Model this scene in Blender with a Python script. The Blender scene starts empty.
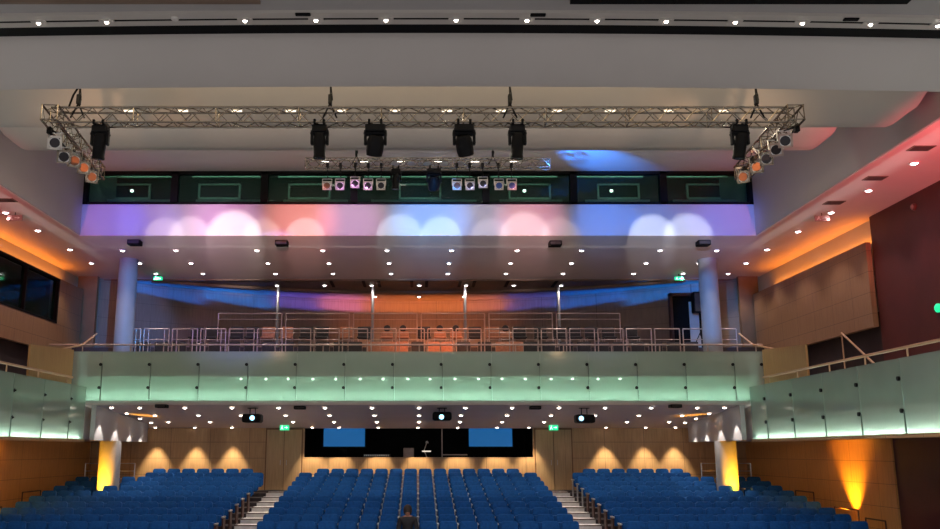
import bpy, bmesh, math, random
from mathutils import Vector, Matrix
random.seed(7)
S = bpy.context.scene
COL = S.collection
PI = math.pi

# ------------------------------------------------------------------ camera
Z0 = 4.0                                   # eye height; H below is height above the eye
PITCH = math.radians(11.7)
cs, sn = math.cos(PITCH), math.sin(PITCH)
cam_d = bpy.data.cameras.new('camera')
cam_d.sensor_width = 36.0
cam_d.lens = 36.0 * 900.0 / 940.0
cam_d.shift_x = 52.0 / 940.0
cam_d.clip_end = 200
cam = bpy.data.objects.new('camera', cam_d)
COL.objects.link(cam)
cam.location = (0, 0, Z0)
cam.rotation_euler = (PI / 2 + PITCH, 0, 0)
S.camera = cam

# ------------------------------------------------------------------ world, exposure
W = bpy.data.worlds.new('hall_dimness')
S.world = W
W.use_nodes = True
W.node_tree.nodes['Background'].inputs[0].default_value = (0.95, 0.92, 0.93, 1)
W.node_tree.nodes['Background'].inputs[1].default_value = 0.26
S.view_settings.view_transform = 'Standard'
S.view_settings.look = 'None'
S.view_settings.gamma = 1.0
S.view_settings.use_curve_mapping = False
S.view_settings.exposure = 1.0
S.cycles.use_denoising = True
S.cycles.max_bounces = 5
S.cycles.diffuse_bounces = 3
S.cycles.glossy_bounces = 2
S.cycles.transmission_bounces = 3
S.cycles.transparent_max_bounces = 8
S.cycles.sample_clamp_indirect = 4.0

E_DOWN_BALC = 50      # balcony ceiling downlights
E_DOWN_SOF = 34       # downlights under the balcony
E_DOWN_SIDE = 60
E_WALLWASH = 190
E_BEAM = 30

# ------------------------------------------------------------------ helpers
def V3(x, d, h):
    return Vector((x, d, Z0 + h))

def ray(px, py):
    u = (px - 418.0) / 900.0
    v = (264.5 - py) / 900.0
    return u, cs - v * sn, sn + v * cs

def at_plane(px, py, a, b=0.0):
    u, de, up = ray(px, py)
    t = a / (up - b * de)
    return V3(u * t, de * t, up * t)

def at_depth(px, py, d):
    u, de, up = ray(px, py)
    t = d / de
    return V3(u * t, d, up * t)

ORD = ['zeroth', 'first', 'second', 'third', 'fourth', 'fifth', 'sixth', 'seventh', 'eighth', 'ninth', 'tenth',
       'eleventh', 'twelfth', 'thirteenth', 'fourteenth', 'fifteenth', 'sixteenth', 'seventeenth', 'eighteenth', 'nineteenth',
       'twentieth', 'twenty-first', 'twenty-second', 'twenty-third', 'twenty-fourth', 'twenty-fifth', 'twenty-sixth',
       'twenty-seventh', 'twenty-eighth', 'twenty-ninth', 'thirtieth', 'thirty-first', 'thirty-second', 'thirty-third',
       'thirty-fourth', 'thirty-fifth', 'thirty-sixth', 'thirty-seventh', 'thirty-eighth']

def from_side(i, n, ):
    """position words in a row of n, i from 0 at the left"""
    if n % 2 and i == n // 2:
        return 'middle one'
    if i < n / 2:
        return 'leftmost' if i == 0 else ORD[i + 1] + ' from the left'
    j = n - 1 - i
    return 'rightmost' if j == 0 else ORD[j + 1] + ' from the right'

class MB:
    def __init__(s):
        s.bm = bmesh.new()
    def _mi(s, faces, m):
        for f in faces: f.material_index = m
    def face(s, pts, m=0):
        f = s.bm.faces.new([s.bm.verts.new(p) for p in pts]); f.material_index = m
        return s
    def box(s, x0, x1, y0, y1, z0, z1, m=0, M=None):
        p = [(x0, y0, z0), (x1, y0, z0), (x1, y1, z0), (x0, y1, z0), (x0, y0, z1), (x1, y0, z1), (x1, y1, z1), (x0, y1, z1)]
        if M is not None: p = [M @ Vector(q) for q in p]
        v = [s.bm.verts.new(q) for q in p]
        for ix in ((0, 3, 2, 1), (4, 5, 6, 7), (0, 1, 5, 4), (1, 2, 6, 5), (2, 3, 7, 6), (3, 0, 4, 7)):
            s.bm.faces.new([v[i] for i in ix]).material_index = m
        return s
    def rbox(s, x0, x1, y0, y1, z0, z1, r=0.02, seg=2, m=0, M=None):
        t = bmesh.new()
        bmesh.ops.create_cube(t, size=1.0)
        for v in t.verts:
            v.co = Vector(((x0 + x1) / 2 + v.co.x * (x1 - x0), (y0 + y1) / 2 + v.co.y * (y1 - y0), (z0 + z1) / 2 + v.co.z * (z1 - z0)))
        bmesh.ops.bevel(t, geom=list(t.edges), offset=r, segments=seg, affect='EDGES', profile=0.5)
        s._merge(t, m, M)
        return s
    def _merge(s, t, m, M=None):
        mp = {}
        for v in t.verts:
            mp[v] = s.bm.verts.new(M @ v.co if M is not None else v.co)
        for f in t.faces:
            g = s.bm.faces.new([mp[v] for v in f.verts]); g.material_index = m
        t.free()
    def tube(s, p0, p1, r, seg=8, m=0, r1=None, caps=True):
        p0, p1 = Vector(p0), Vector(p1)
        r1 = r if r1 is None else r1
        d = (p1 - p0)
        if d.length < 1e-6: return s
        d.normalize()
        a = d.orthogonal().normalized(); b = d.cross(a)
        A, B = [], []
        for i in range(seg):
            t = 2 * PI * i / seg
            o = a * math.cos(t) + b * math.sin(t)
            A.append(s.bm.verts.new(p0 + o * r)); B.append(s.bm.verts.new(p1 + o * r1))
        for i in range(seg):
            j = (i + 1) % seg
            s.bm.faces.new((A[i], A[j], B[j], B[i])).material_index = m
        if caps:
            if r > 1e-5: s.bm.faces.new(A[::-1]).material_index = m
            if r1 > 1e-5: s.bm.faces.new(B).material_index = m
        return s
    def path(s, pts, r, seg=8, m=0):
        for a, b in zip(pts, pts[1:]): s.tube(a, b, r, seg, m)
        return s
    def lathe(s, prof, seg=20, m=0, M=None, closed=False):
        """prof: list of (radius, z) about local Z, mapped by M"""
        rings = []
        for r, z in prof:
            if r < 1e-5:
                q = Vector((0, 0, z)); rings.append([s.bm.verts.new(M @ q if M is not None else q)])
            else:
                R = []
                for i in range(seg):
                    t = 2 * PI * i / seg
                    q = Vector((r * math.cos(t), r * math.sin(t), z))
                    R.append(s.bm.verts.new(M @ q if M is not None else q))
                rings.append(R)
        for A, B in zip(rings, rings[1:]):
            for i in range(seg):
                j = (i + 1) % seg
                if len(A) == 1 and len(B) == 1: continue
                if len(A) == 1: f = s.bm.faces.new((A[0], B[j], B[i]))
                elif len(B) == 1: f = s.bm.faces.new((A[i], A[j], B[0]))
                else: f = s.bm.faces.new((A[i], A[j], B[j], B[i]))
                f.material_index = m
        return s
    def grid(s, rows, m=0, close=False):
        """rows of equal-length point lists"""
        R = [[s.bm.verts.new(p) for p in row] for row in rows]
        for A, B in zip(R, R[1:]):
            for i in range(len(A) - 1):
                s.bm.faces.new((A[i], A[i + 1], B[i + 1], B[i])).material_index = m
        return R
    def prism(s, poly, axis, c0, c1, m=0):
        """poly of 2D points extruded along axis 'x' (poly is y,z), 'y' (x,z) or 'z' (x,y)"""
        def mk(p, c):
            return {'x': (c, p[0], p[1]), 'y': (p[0], c, p[1]), 'z': (p[0], p[1], c)}[axis]
        A = [s.bm.verts.new(mk(p, c0)) for p in poly]
        B = [s.bm.verts.new(mk(p, c1)) for p in poly]
        n = len(poly)
        for i in range(n):
            j = (i + 1) % n
            s.bm.faces.new((A[i], A[j], B[j], B[i])).material_index = m
        s.bm.faces.new(A[::-1]).material_index = m
        s.bm.faces.new(B).material_index = m
        return s
    def build(s, name, mats, parent=None, loc=(0, 0, 0), rot=(0, 0, 0), smooth=False):
        bmesh.ops.recalc_face_normals(s.bm, faces=list(s.bm.faces))
        me = bpy.data.meshes.new(name)
        s.bm.to_mesh(me); s.bm.free()
        if not isinstance(mats, (list, tuple)): mats = [mats]
        for m in mats: me.materials.append(m)
        if smooth:
            for p in me.polygons: p.use_smooth = True
            try: me.set_sharp_from_angle(angle=math.radians(40))
            except Exception: pass
        o = bpy.data.objects.new(name, me)
        COL.objects.link(o)
        o.location = loc; o.rotation_euler = rot
        if parent is not None: o.parent = parent
        return o

def tag(o, label, cat, group=None, kind=None):
    o['label'] = label; o['category'] = cat
    if group: o['group'] = group
    if kind: o['kind'] = kind
    return o

def struct(o, label, cat):
    o['label'] = label; o['category'] = cat; o['kind'] = 'structure'
    return o

def thing(name, label, cat, loc=(0, 0, 0), group=None, rot=(0, 0, 0)):
    o = bpy.data.objects.new(name, None)
    o.empty_display_size = 0.1
    COL.objects.link(o); o.location = loc; o.rotation_euler = rot
    return tag(o, label, cat, group)

def dup(root, loc=None, label=None, group=None, rot=None):
    r = root.copy(); COL.objects.link(r)
    if loc is not None: r.location = loc
    if rot is not None: r.rotation_euler = rot
    if label: r['label'] = label
    if group: r['group'] = group
    for ch in list(root.children):
        c = ch.copy(); COL.objects.link(c); c.parent = r
        for g in list(ch.children):
            d = g.copy(); COL.objects.link(d); d.parent = c
    return r

def aim(o, target):
    d = Vector(target) - Vector(o.location)
    o.rotation_euler = d.to_track_quat('-Z', 'Y').to_euler()

def spot(name, loc, target, power, color=(1, 1, 1), size=40, blend=0.5, radius=0.05, parent=None):
    l = bpy.data.lights.new(name, 'SPOT')
    l.energy = power; l.color = color; l.spot_size = math.radians(size); l.spot_blend = blend; l.shadow_soft_size = radius
    o = bpy.data.objects.new(name, l); COL.objects.link(o)
    o.location = loc
    aim(o, target)
    if parent is not None:
        q = o.rotation_euler.copy()
        o.parent = parent
        o.location = Vector(loc) - parent.location
        o.rotation_euler = q
    return o

def area(name, loc, target, power, color, sx, sy, spread=180, xaxis=None):
    l = bpy.data.lights.new(name, 'AREA')
    l.energy = power; l.color = color; l.shape = 'RECTANGLE'; l.size = sx; l.size_y = sy; l.spread = math.radians(spread)
    o = bpy.data.objects.new(name, l); COL.objects.link(o)
    o.location = loc
    d = (Vector(target) - Vector(loc)).normalized()
    if xaxis is not None:
        x = Vector(xaxis).normalized(); z = -d; y = z.cross(x).normalized(); x = y.cross(z)
        o.rotation_euler = Matrix((x, y, z)).transposed().to_euler()
    else:
        aim(o, target)
    return o

# ------------------------------------------------------------------ materials
def base_mat(name):
    m = bpy.data.materials.new(name); m.use_nodes = True
    nt = m.node_tree
    return m, nt, nt.nodes['Principled BSDF']

def paint(name, col, rough=0.6, metal=0.0, var=0.06, scale=2.5, spec=0.4):
    m, nt, b = base_mat(name)
    b.inputs['Roughness'].default_value = rough
    b.inputs['Metallic'].default_value = metal
    b.inputs['Specular IOR Level'].default_value = spec
    g = nt.nodes.new('ShaderNodeNewGeometry')
    n = nt.nodes.new('ShaderNodeTexNoise'); n.inputs['Scale'].default_value = scale; n.inputs['Detail'].default_value = 4
    r = nt.nodes.new('ShaderNodeValToRGB')
    r.color_ramp.elements[0].position = 0.3; r.color_ramp.elements[1].position = 0.7
    r.color_ramp.elements[0].color = tuple(c * (1 - var) for c in col) + (1,)
    r.color_ramp.elements[1].color = tuple(min(1, c * (1 + var)) for c in col) + (1,)
    nt.links.new(g.outputs['Position'], n.inputs['Vector'])
    nt.links.new(n.outputs['Fac'], r.inputs['Fac'])
    nt.links.new(r.outputs['Color'], b.inputs['Base Color'])
    return m

def wood(name, col, col2, joint, bw=1.56, bh=0.62, rough=0.45, mortar=0.006, zoff=0.0):
    m, nt, b = base_mat(name)
    b.inputs['Roughness'].default_value = rough
    L = nt.links.new
    g = nt.nodes.new('ShaderNodeNewGeometry')
    sx = nt.nodes.new('ShaderNodeSeparateXYZ'); L(g.outputs['Position'], sx.inputs[0])
    ad = nt.nodes.new('ShaderNodeMath'); ad.operation = 'ADD'; L(sx.outputs[0], ad.inputs[0]); L(sx.outputs[1], ad.inputs[1])
    cb = nt.nodes.new('ShaderNodeCombineXYZ'); L(ad.outputs[0], cb.inputs[0]); L(sx.outputs[2], cb.inputs[1])
    mp = nt.nodes.new('ShaderNodeMapping'); mp.inputs['Scale'].default_value = (9.0, 0.7, 1.0); L(cb.outputs[0], mp.inputs[0])
    n = nt.nodes.new('ShaderNodeTexNoise'); n.inputs['Scale'].default_value = 2.0; n.inputs['Detail'].default_value = 6; L(mp.outputs[0], n.inputs['Vector'])
    r = nt.nodes.new('ShaderNodeValToRGB')
    r.color_ramp.elements[0].position = 0.3; r.color_ramp.elements[1].position = 0.75
    r.color_ramp.elements[0].color = col2 + (1,); r.color_ramp.elements[1].color = col + (1,)
    L(n.outputs['Fac'], r.inputs['Fac'])
    br = nt.nodes.new('ShaderNodeTexBrick')
    br.offset = 0.0; br.inputs['Scale'].default_value = 1.0
    br.inputs['Mortar Size'].default_value = mortar; br.inputs['Mortar Smooth'].default_value = 0.2
    br.inputs['Brick Width'].default_value = bw; br.inputs['Row Height'].default_value = bh
    br.inputs['Mortar'].default_value = joint + (1,)
    mp2 = nt.nodes.new('ShaderNodeMapping'); mp2.inputs['Location'].default_value = (0.0, zoff, 0); L(cb.outputs[0], mp2.inputs[0])
    L(mp2.outputs[0], br.inputs['Vector'])
    L(r.outputs['Color'], br.inputs['Color1']); L(r.outputs['Color'], br.inputs['Color2'])
    L(br.outputs['Color'], b.inputs['Base Color'])
    return m

def glow(name, col, strength):
    m, nt, b = base_mat(name)
    b.inputs['Base Color'].default_value = col + (1,)
    b.inputs['Emission Color'].default_value = col + (1,)
    b.inputs['Emission Strength'].default_value = strength
    try: m.cycles.emission_sampling = 'NONE'
    except Exception: pass
    return m

def glass(name, tint, body, fac, rough=0.08):
    m, nt, b = base_mat(name)
    L = nt.links.new
    b.inputs['Base Color'].default_value = body + (1,)
    b.inputs['Roughness'].default_value = rough
    b.inputs['Specular IOR Level'].default_value = 0.5
    t = nt.nodes.new('ShaderNodeBsdfTransparent'); t.inputs[0].default_value = tint + (1,)
    mx = nt.nodes.new('ShaderNodeMixShader')
    g = nt.nodes.new('ShaderNodeNewGeometry')
    n = nt.nodes.new('ShaderNodeTexNoise'); n.inputs['Scale'].default_value = 0.9
    L(g.outputs['Position'], n.inputs['Vector'])
    mr = nt.nodes.new('ShaderNodeMapRange'); mr.inputs['To Min'].default_value = fac - 0.05; mr.inputs['To Max'].default_value = fac + 0.05
    L(n.outputs['Fac'], mr.inputs['Value']); L(mr.outputs['Result'], mx.inputs[0])
    L(t.outputs[0], mx.inputs[1]); L(b.outputs[0], mx.inputs[2])
    L(mx.outputs[0], nt.nodes['Material Output'].inputs['Surface'])
    return m

M = {}
M['plaster'] = paint('warm_grey_plaster', (0.50, 0.46, 0.43), 0.7, var=0.03, scale=0.7)
M['beam'] = paint('beige_beam_paint', (0.46, 0.42, 0.38), 0.6, var=0.04, scale=1.0)
M['beam_grey'] = paint('grey_beam_paint', (0.36, 0.34, 0.33), 0.6, var=0.04, scale=1.0)
M['soffit'] = paint('mauve_grey_ceiling', (0.70, 0.585, 0.555), 0.7, var=0.03, scale=0.8)
M['sidewall'] = paint('grey_side_plaster', (0.42, 0.39, 0.39), 0.7, var=0.03, scale=0.6)
M['fascia'] = paint('white_fascia', (0.44, 0.43, 0.44), 0.7, var=0.02, scale=0.8)
M['brown_ceiling'] = paint('brown_slatted_ceiling', (0.17, 0.115, 0.085), 0.6, var=0.12, scale=1.2)
M['wood'] = wood('oak_panelling', (0.64, 0.41, 0.21), (0.50, 0.305, 0.145), (0.10, 0.055, 0.025))
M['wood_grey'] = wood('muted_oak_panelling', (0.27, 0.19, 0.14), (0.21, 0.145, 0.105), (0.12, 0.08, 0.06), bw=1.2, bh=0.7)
M['wood_box'] = wood('blond_wood', (0.46, 0.28, 0.11), (0.38, 0.22, 0.08), (0.40, 0.27, 0.12), bw=5, bh=5)
M['wood_side'] = wood('oak_warm_light_tint', (0.60, 0.32, 0.11), (0.46, 0.235, 0.075), (0.10, 0.05, 0.02))  # oak with the warm light under the gallery put into its colour
M['wood_deep'] = wood('deep_oak_panelling', (0.30, 0.165, 0.085), (0.235, 0.125, 0.06), (0.08, 0.04, 0.02), bw=1.3, bh=0.6)
M['door_wood'] = wood('door_veneer', (0.62, 0.42, 0.23), (0.50, 0.33, 0.17), (0.3, 0.18, 0.09), bw=7, bh=7)
M['brown'] = paint('brown_veneer', (0.22, 0.115, 0.05), 0.5, var=0.1)
M['red_wall'] = paint('dark_red_panel', (0.085, 0.018, 0.014), 0.5, var=0.12, scale=1.5)
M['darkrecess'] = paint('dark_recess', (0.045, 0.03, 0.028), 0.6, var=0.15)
M['black'] = paint('matt_black', (0.005, 0.005, 0.0055), 0.6, var=0.2, spec=0.08)
M['blackgloss'] = paint('satin_black_metal', (0.008, 0.008, 0.009), 0.5, var=0.2, spec=0.1)
M['charcoal'] = paint('charcoal_fabric', (0.035, 0.03, 0.03), 0.85, var=0.2, scale=20)
M['terracotta'] = paint('terracotta_fabric', (0.38, 0.16, 0.09), 0.8, var=0.2, scale=12)
M['blue_seat'] = paint('blue_seat_fabric', (0.007, 0.080, 0.29), 0.8, var=0.18, scale=14, spec=0.2)
M['blue_dark'] = paint('blue_seat_edge', (0.010, 0.045, 0.13), 0.8, var=0.18, scale=14, spec=0.2)
M['steel'] = paint('brushed_steel', (0.62, 0.60, 0.58), 0.28, metal=1.0, var=0.08, scale=8)
M['alu'] = paint('truss_aluminium', (0.30, 0.255, 0.205), 0.26, metal=1.0, var=0.12, scale=6)
M['rail'] = paint('painted_rail_metal', (0.40, 0.30, 0.26), 0.4, metal=0.5, var=0.08, scale=8)
M['brass'] = paint('wooden_handrail', (0.48, 0.30, 0.17), 0.4, var=0.1)
M['column'] = paint('white_column', (0.25, 0.25, 0.26), 0.6, var=0.03)
M['tread'] = paint('pale_stone_tread', (0.78, 0.75, 0.73), 0.6, var=0.1, scale=6)
M['carpet'] = paint('dark_carpet', (0.05, 0.04, 0.045), 0.9, var=0.2, scale=8)
M['endpanel'] = paint('dark_end_panel', (0.06, 0.025, 0.02), 0.5, var=0.2)
M['offwhite'] = paint('off_white_plastic', (0.62, 0.58, 0.54), 0.4, var=0.04)
M['ledge'] = paint('pale_green_ledge', (0.55, 0.74, 0.64), 0.6, var=0.04, scale=1.5)
M['parapet'] = paint('grey_green_parapet', (0.40, 0.44, 0.38), 0.6, var=0.05, scale=1.2)
M['parapet_pale'] = paint('pale_grey_green_parapet', (0.42, 0.52, 0.47), 0.6, var=0.04, scale=1.2)
M['glass_green'] = glass('frosted_green_glass', (0.80, 0.93, 0.86), (0.46, 0.54, 0.48), 0.48, 0.12)
M['pane'] = glass('dark_window_glass', (0.55, 0.75, 0.65), (0.006, 0.014, 0.012), 0.40, 0.05)
M['greenframe'] = paint('grey_green_frame', (0.74, 0.86, 0.80), 0.5, var=0.1)
M['joint'] = paint('dark_joint_profile', (0.09, 0.12, 0.10), 0.5, var=0.1)
M['darkgreen'] = paint('dark_green_interior', (0.020, 0.034, 0.029), 0.6, var=0.2)
M['lamp_white'] = glow('downlight_glow', (1.0, 0.90, 0.78), 9.0)
M['lamp_cool'] = glow('cool_downlight_glow', (1.0, 0.94, 0.95), 9.0)
M['lamp_line'] = glow('warm_line_glow', (1.0, 0.86, 0.66), 0.9)
M['lamp_led'] = glow('ledge_led_glow', (0.92, 1.0, 0.92), 7.0)
M['lamp_blue'] = glow('projector_lens_glow', (0.30, 0.72, 1.0), 1.6)
M['screen_blue'] = glow('blue_screen_glow', (0.008, 0.10, 0.29), 0.45)
M['exit_green'] = glow('exit_green_glow', (0.01, 0.50, 0.20), 0.9)
M['exit_white'] = glow('exit_pictogram_glow', (0.55, 1.0, 0.72), 1.2)
M['exit_dim'] = glow('dim_sign_glow', (0.20, 0.09, 0.08), 0.10)
M['yellow_glow'] = glow('yellow_uplight_glow', (1.0, 0.55, 0.03), 4.0)
M['lens_dark'] = paint('dark_lens', (0.02, 0.015, 0.02), 0.12, var=0.1)
M['lens_warm'] = paint('warm_lit_lens', (0.25, 0.09, 0.04), 0.3, var=0.1)  # warm reflected light put into the lens colour
M['lens_blue'] = paint('blue_gel', (0.03, 0.08, 0.35), 0.3, var=0.1)
M['skin'] = paint('skin', (0.45, 0.22, 0.15), 0.55, var=0.05)
M['hair'] = paint('dark_hair', (0.02, 0.012, 0.01), 0.6, var=0.3)
M['jacket'] = paint('dark_jacket', (0.02, 0.02, 0.025), 0.8, var=0.2)
M['green_strip'] = glow('pale_green_strip_glow', (0.25, 0.45, 0.36), 0.16)

# =================================================================== LIGHTS OF THE HALL and added fill lights
# unseen area light added above the stage to brighten the stalls
area('stage_fill_light', V3(0, 5.0, 9.0), V3(0, 22, 0.5), 1500, (1.0, 0.93, 0.92), 16, 3, xaxis=(1, 0, 0))
# warm coves above both side wall panels
for sx, hc, pw in ((-1, 6.07, 20), (1, 5.89, 24)):
    area('cove_light', V3(13.06 * sx, 29.0, hc), V3(13.10 * sx, 29.0, 7.6), pw, (1.0, 0.27, 0.02), 7.4, 0.16, xaxis=(0, 1, 0))
# warm cove behind the front panel; the middle and rear lights are added fill
area('panel_cove_front', V3(0, 13.75, 6.3), V3(0, 17.0, 7.3), 85, (1.0, 0.78, 0.48), 18, 0.3, xaxis=(1, 0, 0))
area('panel_fill_middle', V3(0, 18.25, 7.4), V3(0, 21.0, 8.0), 50, (1.0, 0.88, 0.74), 18, 0.3, xaxis=(1, 0, 0))
area('panel_fill_rear', V3(0, 21.4, 7.7), V3(0, 22.3, 8.7), 150, (1.0, 0.86, 0.70), 18, 0.3, 100, xaxis=(1, 0, 0))

# =================================================================== STRUCTURE
HC = 6.6           # balcony ceiling
XG = 10.6          # gallery edge
XO = 10.58         # opening of the upper hall

# --- stalls floor, stepped
PITCHROW = 0.95
def rowD(i): return 34.7 - PITCHROW * i
def rowF(i): return -1.53 - 0.1207 * i
b = MB()
poly = [(36.5, Z0 - 6), (36.5, Z0 - 1.5), (35.15, Z0 - 1.5)]
for i in range(0, 26):
    d1 = rowD(i) + 0.45; d0 = d1 - PITCHROW
    poly += [(d1, Z0 + rowF(i)), (d0, Z0 + rowF(i))]
poly += [(d0, Z0 - 6)]
b.prism(poly, 'x', -13.6, 13.6)
struct(b.build('floor', M['carpet']), 'dark stepped floor of the stalls under the blue seats', 'floor')
for sx, nm in ((-1, 'left'), (1, 'right')):
    b = MB()
    x0, x1 = sorted((4.47 * sx, 5.60 * sx))
    for i in range(0, 15):
        d1 = rowD(i) + 0.45; d0 = d1 - PITCHROW
        h = rowF(i)
        b.box(x0, x1, d0 - 0.02, d1 - 0.3, Z0 + h - 0.115, Z0 + h + 0.025, 0)
        b.box(x0, x1, d0 - 0.03, d0 + 0.05, Z0 + h + 0.01, Z0 + h + 0.035, 1)
    struct(b.build('trim_aisle_%s' % nm, [M['tread'], M['endpanel']]), 'pale stone treads of the %s aisle stairs with dark nosings' % nm, 'stairs')

# --- lower back wall with booth opening
DB = 36.3
b = MB()
b.box(-13.2, -4.5, DB, DB + 0.2, Z0 - 2, Z0 + 1.3)
b.box(4.55, 13.2, DB, DB + 0.2, Z0 - 2, Z0 + 1.3)
b.box(-4.5, 4.55, DB, DB + 0.2, Z0 - 2, Z0 - 0.25)
b.box(-4.5, 4.55, DB, DB + 0.2, Z0 + 0.93, Z0 + 1.3)
struct(b.build('wall_back', M['wood']), 'wood panelled back wall under the balcony', 'wall')
for nm, bx in (('back', (-4.7, 4.75, DB + 2.6, DB + 2.7, -1.3, 1.2)), ('left', (-4.7, -4.5, DB + 0.2, DB + 2.6, -1.3, 1.2)), ('right', (4.55, 4.75, DB + 0.2, DB + 2.6, -1.3, 1.2)),
               ('top', (-4.5, 4.55, DB + 0.2, DB + 2.6, 1.0, 1.2)), ('floor', (-4.5, 4.55, DB + 0.2, DB + 2.6, -1.3, -1.1))):
    b = MB(); b.box(bx[0], bx[1], bx[2], bx[3], Z0 + bx[4], Z0 + bx[5])
    struct(b.build('wall_booth_%s' % nm, M['black']), 'black %s of the sound booth in the back wall' % nm, 'wall')

# --- lower side walls
for sx, nm in ((-1, 'left'), (1, 'right')):
    b = MB()
    x0, x1 = sorted((12.95 * sx, 13.4 * sx))
    b.box(x0, x1, 25.12, 36.3, Z0 - 6, Z0 + 0.36, 0)
    struct(b.build('wall_%s' % nm, [M['wood_side']]), 'wood panelled %s side wall below the gallery' % nm, 'wall')
    b = MB()
    x0, x1 = sorted((13.0 * sx, 13.5 * sx))
    b.box(x0, x1, 9, 25.12, Z0 - 6, Z0 + HC)
    struct(b.build('wall_%s_front' % nm, M['red_wall']), 'dark red %s side wall nearest the stage' % nm, 'wall')
    x0, x1 = sorted((13.2 * sx, 13.5 * sx))
    # upper gallery wall (behind the hung panel), dark below and plaster in the cove
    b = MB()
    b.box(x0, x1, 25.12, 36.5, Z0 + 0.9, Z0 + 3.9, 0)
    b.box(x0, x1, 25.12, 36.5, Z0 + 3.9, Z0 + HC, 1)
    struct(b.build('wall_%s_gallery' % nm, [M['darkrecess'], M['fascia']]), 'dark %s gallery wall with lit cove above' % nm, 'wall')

# --- hung wood panels on the side walls of the gallery
b = MB()
b.box(12.8, 12.95, 25.1, 33.9, Z0 + 3.42, Z0 + 5.85)
struct(b.build('wall_right_panel', M['wood_deep']), 'wood panelling hung on the right gallery wall below orange cove', 'wall')
b = MB()
b.box(-12.95, -12.8, 25.1, 33.9, Z0 + 3.42, Z0 + 4.45)
b.box(-12.95, -12.8, 31.6, 33.9, Z0 + 4.45, Z0 + 5.97)
b.box(-12.95, -12.8, 25.1, 33.9, Z0 + 5.97, Z0 + 6.03)
struct(b.build('wall_left_panel', M['wood_deep']), 'wood panelling hung on the left gallery wall around a dark window', 'wall')
w = MB(); w.box(-13.15, -13.12, 25.0, 31.6, Z0 + 4.45, Z0 + 5.97)
win = struct(w.build('window_1', M['black']), 'long dark window in the left gallery wall', 'window')
f = MB()
f.box(-12.98, -12.78, 31.52, 31.62, Z0 + 4.42, Z0 + 6.0); f.box(-12.98, -12.78, 25.0, 31.6, Z0 + 5.93, Z0 + 6.0)
f.box(-12.98, -12.78, 25.0, 31.6, Z0 + 4.42, Z0 + 4.49); f.box(-12.98, -12.8, 28.9, 29.0, Z0 + 4.45, Z0 + 5.97)
f.build('window_frame', M['black'], win)
g = MB(); g.box(-12.9, -12.89, 25.0, 31.55, Z0 + 4.47, Z0 + 5.95); g.build('window_pane', M['pane'], win)
g = MB(); g.box(-13.118, -13.10, 26.6, 28.8, Z0 + 4.6, Z0 + 5.8); g.build('green_panel', M['darkgreen'], win)
g = MB()
for (yy, hh) in ((29.6, 5.5), (30.1, 5.05), (30.35, 4.75)):
    g.lathe([(0, 0.0), (0.035, 0.0), (0.035, 0.03), (0, 0.03)], 8, 0, Matrix.Translation(V3(-13.10, yy, hh)) @ Matrix.Rotation(PI / 2, 4, 'Y'))
g.build('indicator_light', M['exit_dim'], win)

# --- gallery slabs both sides
for sx, nm in ((-1, 'left'), (1, 'right')):
    b = MB()
    x0, x1 = sorted(((XG + 0.12) * sx, 13.2 * sx))
    b.box(x0, x1, 9, 36.3, Z0 + 0.36, Z0 + 1.0, 0)
    x0, x1 = sorted(((XG - 0.06) * sx, (XG + 0.30) * sx))
    b.box(x0, x1, 9, 29.0, Z0 + 0.28, Z0 + 0.36, 1)
    struct(b.build('gallery_floor_%s' % nm, [M['soffit'], M['wood']]), 'floor slab of the %s side gallery' % nm, 'gallery floor')
    # parapet: pale board lit from a strip at its foot
    b = MB()
    x0, x1 = sorted(((XG + 0.30) * sx, (XG + 0.38) * sx))
    b.box(x0, x1, 9, 29.2, Z0 + 0.36, Z0 + 1.98, 0)
    struct(b.build('gallery_parapet_%s' % nm, [M['parapet_pale']]), 'parapet of the %s side gallery behind its glass' % nm, 'parapet')
    area('gallery_strip_light', V3((XG + 0.04) * sx, 19.5, 0.38), V3((XG + 0.30) * sx, 19.5, 1.15), 75, (0.80, 1.0, 0.97), 19.0, 0.05, xaxis=(0, 1, 0))

# --- fascia continuing under the balcony
def soff(d): return 1.45 - 0.077 * (d - 29.0)
for sx, nm in ((-1, 'left'), (1, 'right')):
    b = MB()
    a0 = 10.3 * sx; a1 = 10.45 * sx
    x0, x1 = sorted((a0, a1))
    pl = [(29.15, Z0 + 0.33), (34.9, Z0 + 0.33), (34.9, Z0 + soff(34.9)), (29.15, Z0 + soff(29.15))]
    b.prism(pl, 'x', x0, x1)
    struct(b.build('trim_gallery_%s' % nm, M['fascia']), 'white band with light scallops under the %s end of the balcony' % nm, 'fascia')

# --- under-balcony soffit and balcony tiers
b = MB()
b.prism([(29.12, Z0 + 1.55), (29.12, Z0 + soff(29.1)), (36.45, Z0 + soff(36.45)), (36.45, Z0 + 1.55)], 'x', -10.75, 10.75)
for sx in (-1, 1):
    x0, x1 = sorted((10.75 * sx, 13.2 * sx))
    b.box(x0, x1, 29.2, 36.45, Z0 + 1.0, Z0 + 1.55)
struct(b.build('ceiling_under_balcony', M['soffit']), 'mauve grey ceiling under the balcony with downlights', 'ceiling')
b = MB()
b.prism([(29.5, Z0 + 1.56), (29.5, Z0 + 2.1), (31.2, Z0 + 2.1), (31.2, Z0 + 2.95), (33.2, Z0 + 2.95), (33.2, Z0 + 3.75), (40.6, Z0 + 3.75), (40.6, Z0 + 1.56)], 'x', -13.1, 13.1)
struct(b.build('floor_balcony', M['darkrecess']), 'dark stepped floor of the balcony', 'floor')
b = MB()
b.box(-11.1, 11.1, 29.28, 29.42, Z0 + 2.34, Z0 + 3.12, 0)
b.box(-11.1, 11.1, 29.32, 29.44, Z0 + 1.56, Z0 + 2.34, 1)
b.box(-11.1, 11.1, 29.06, 29.34, Z0 + 1.50, Z0 + 1.57, 2)
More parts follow.
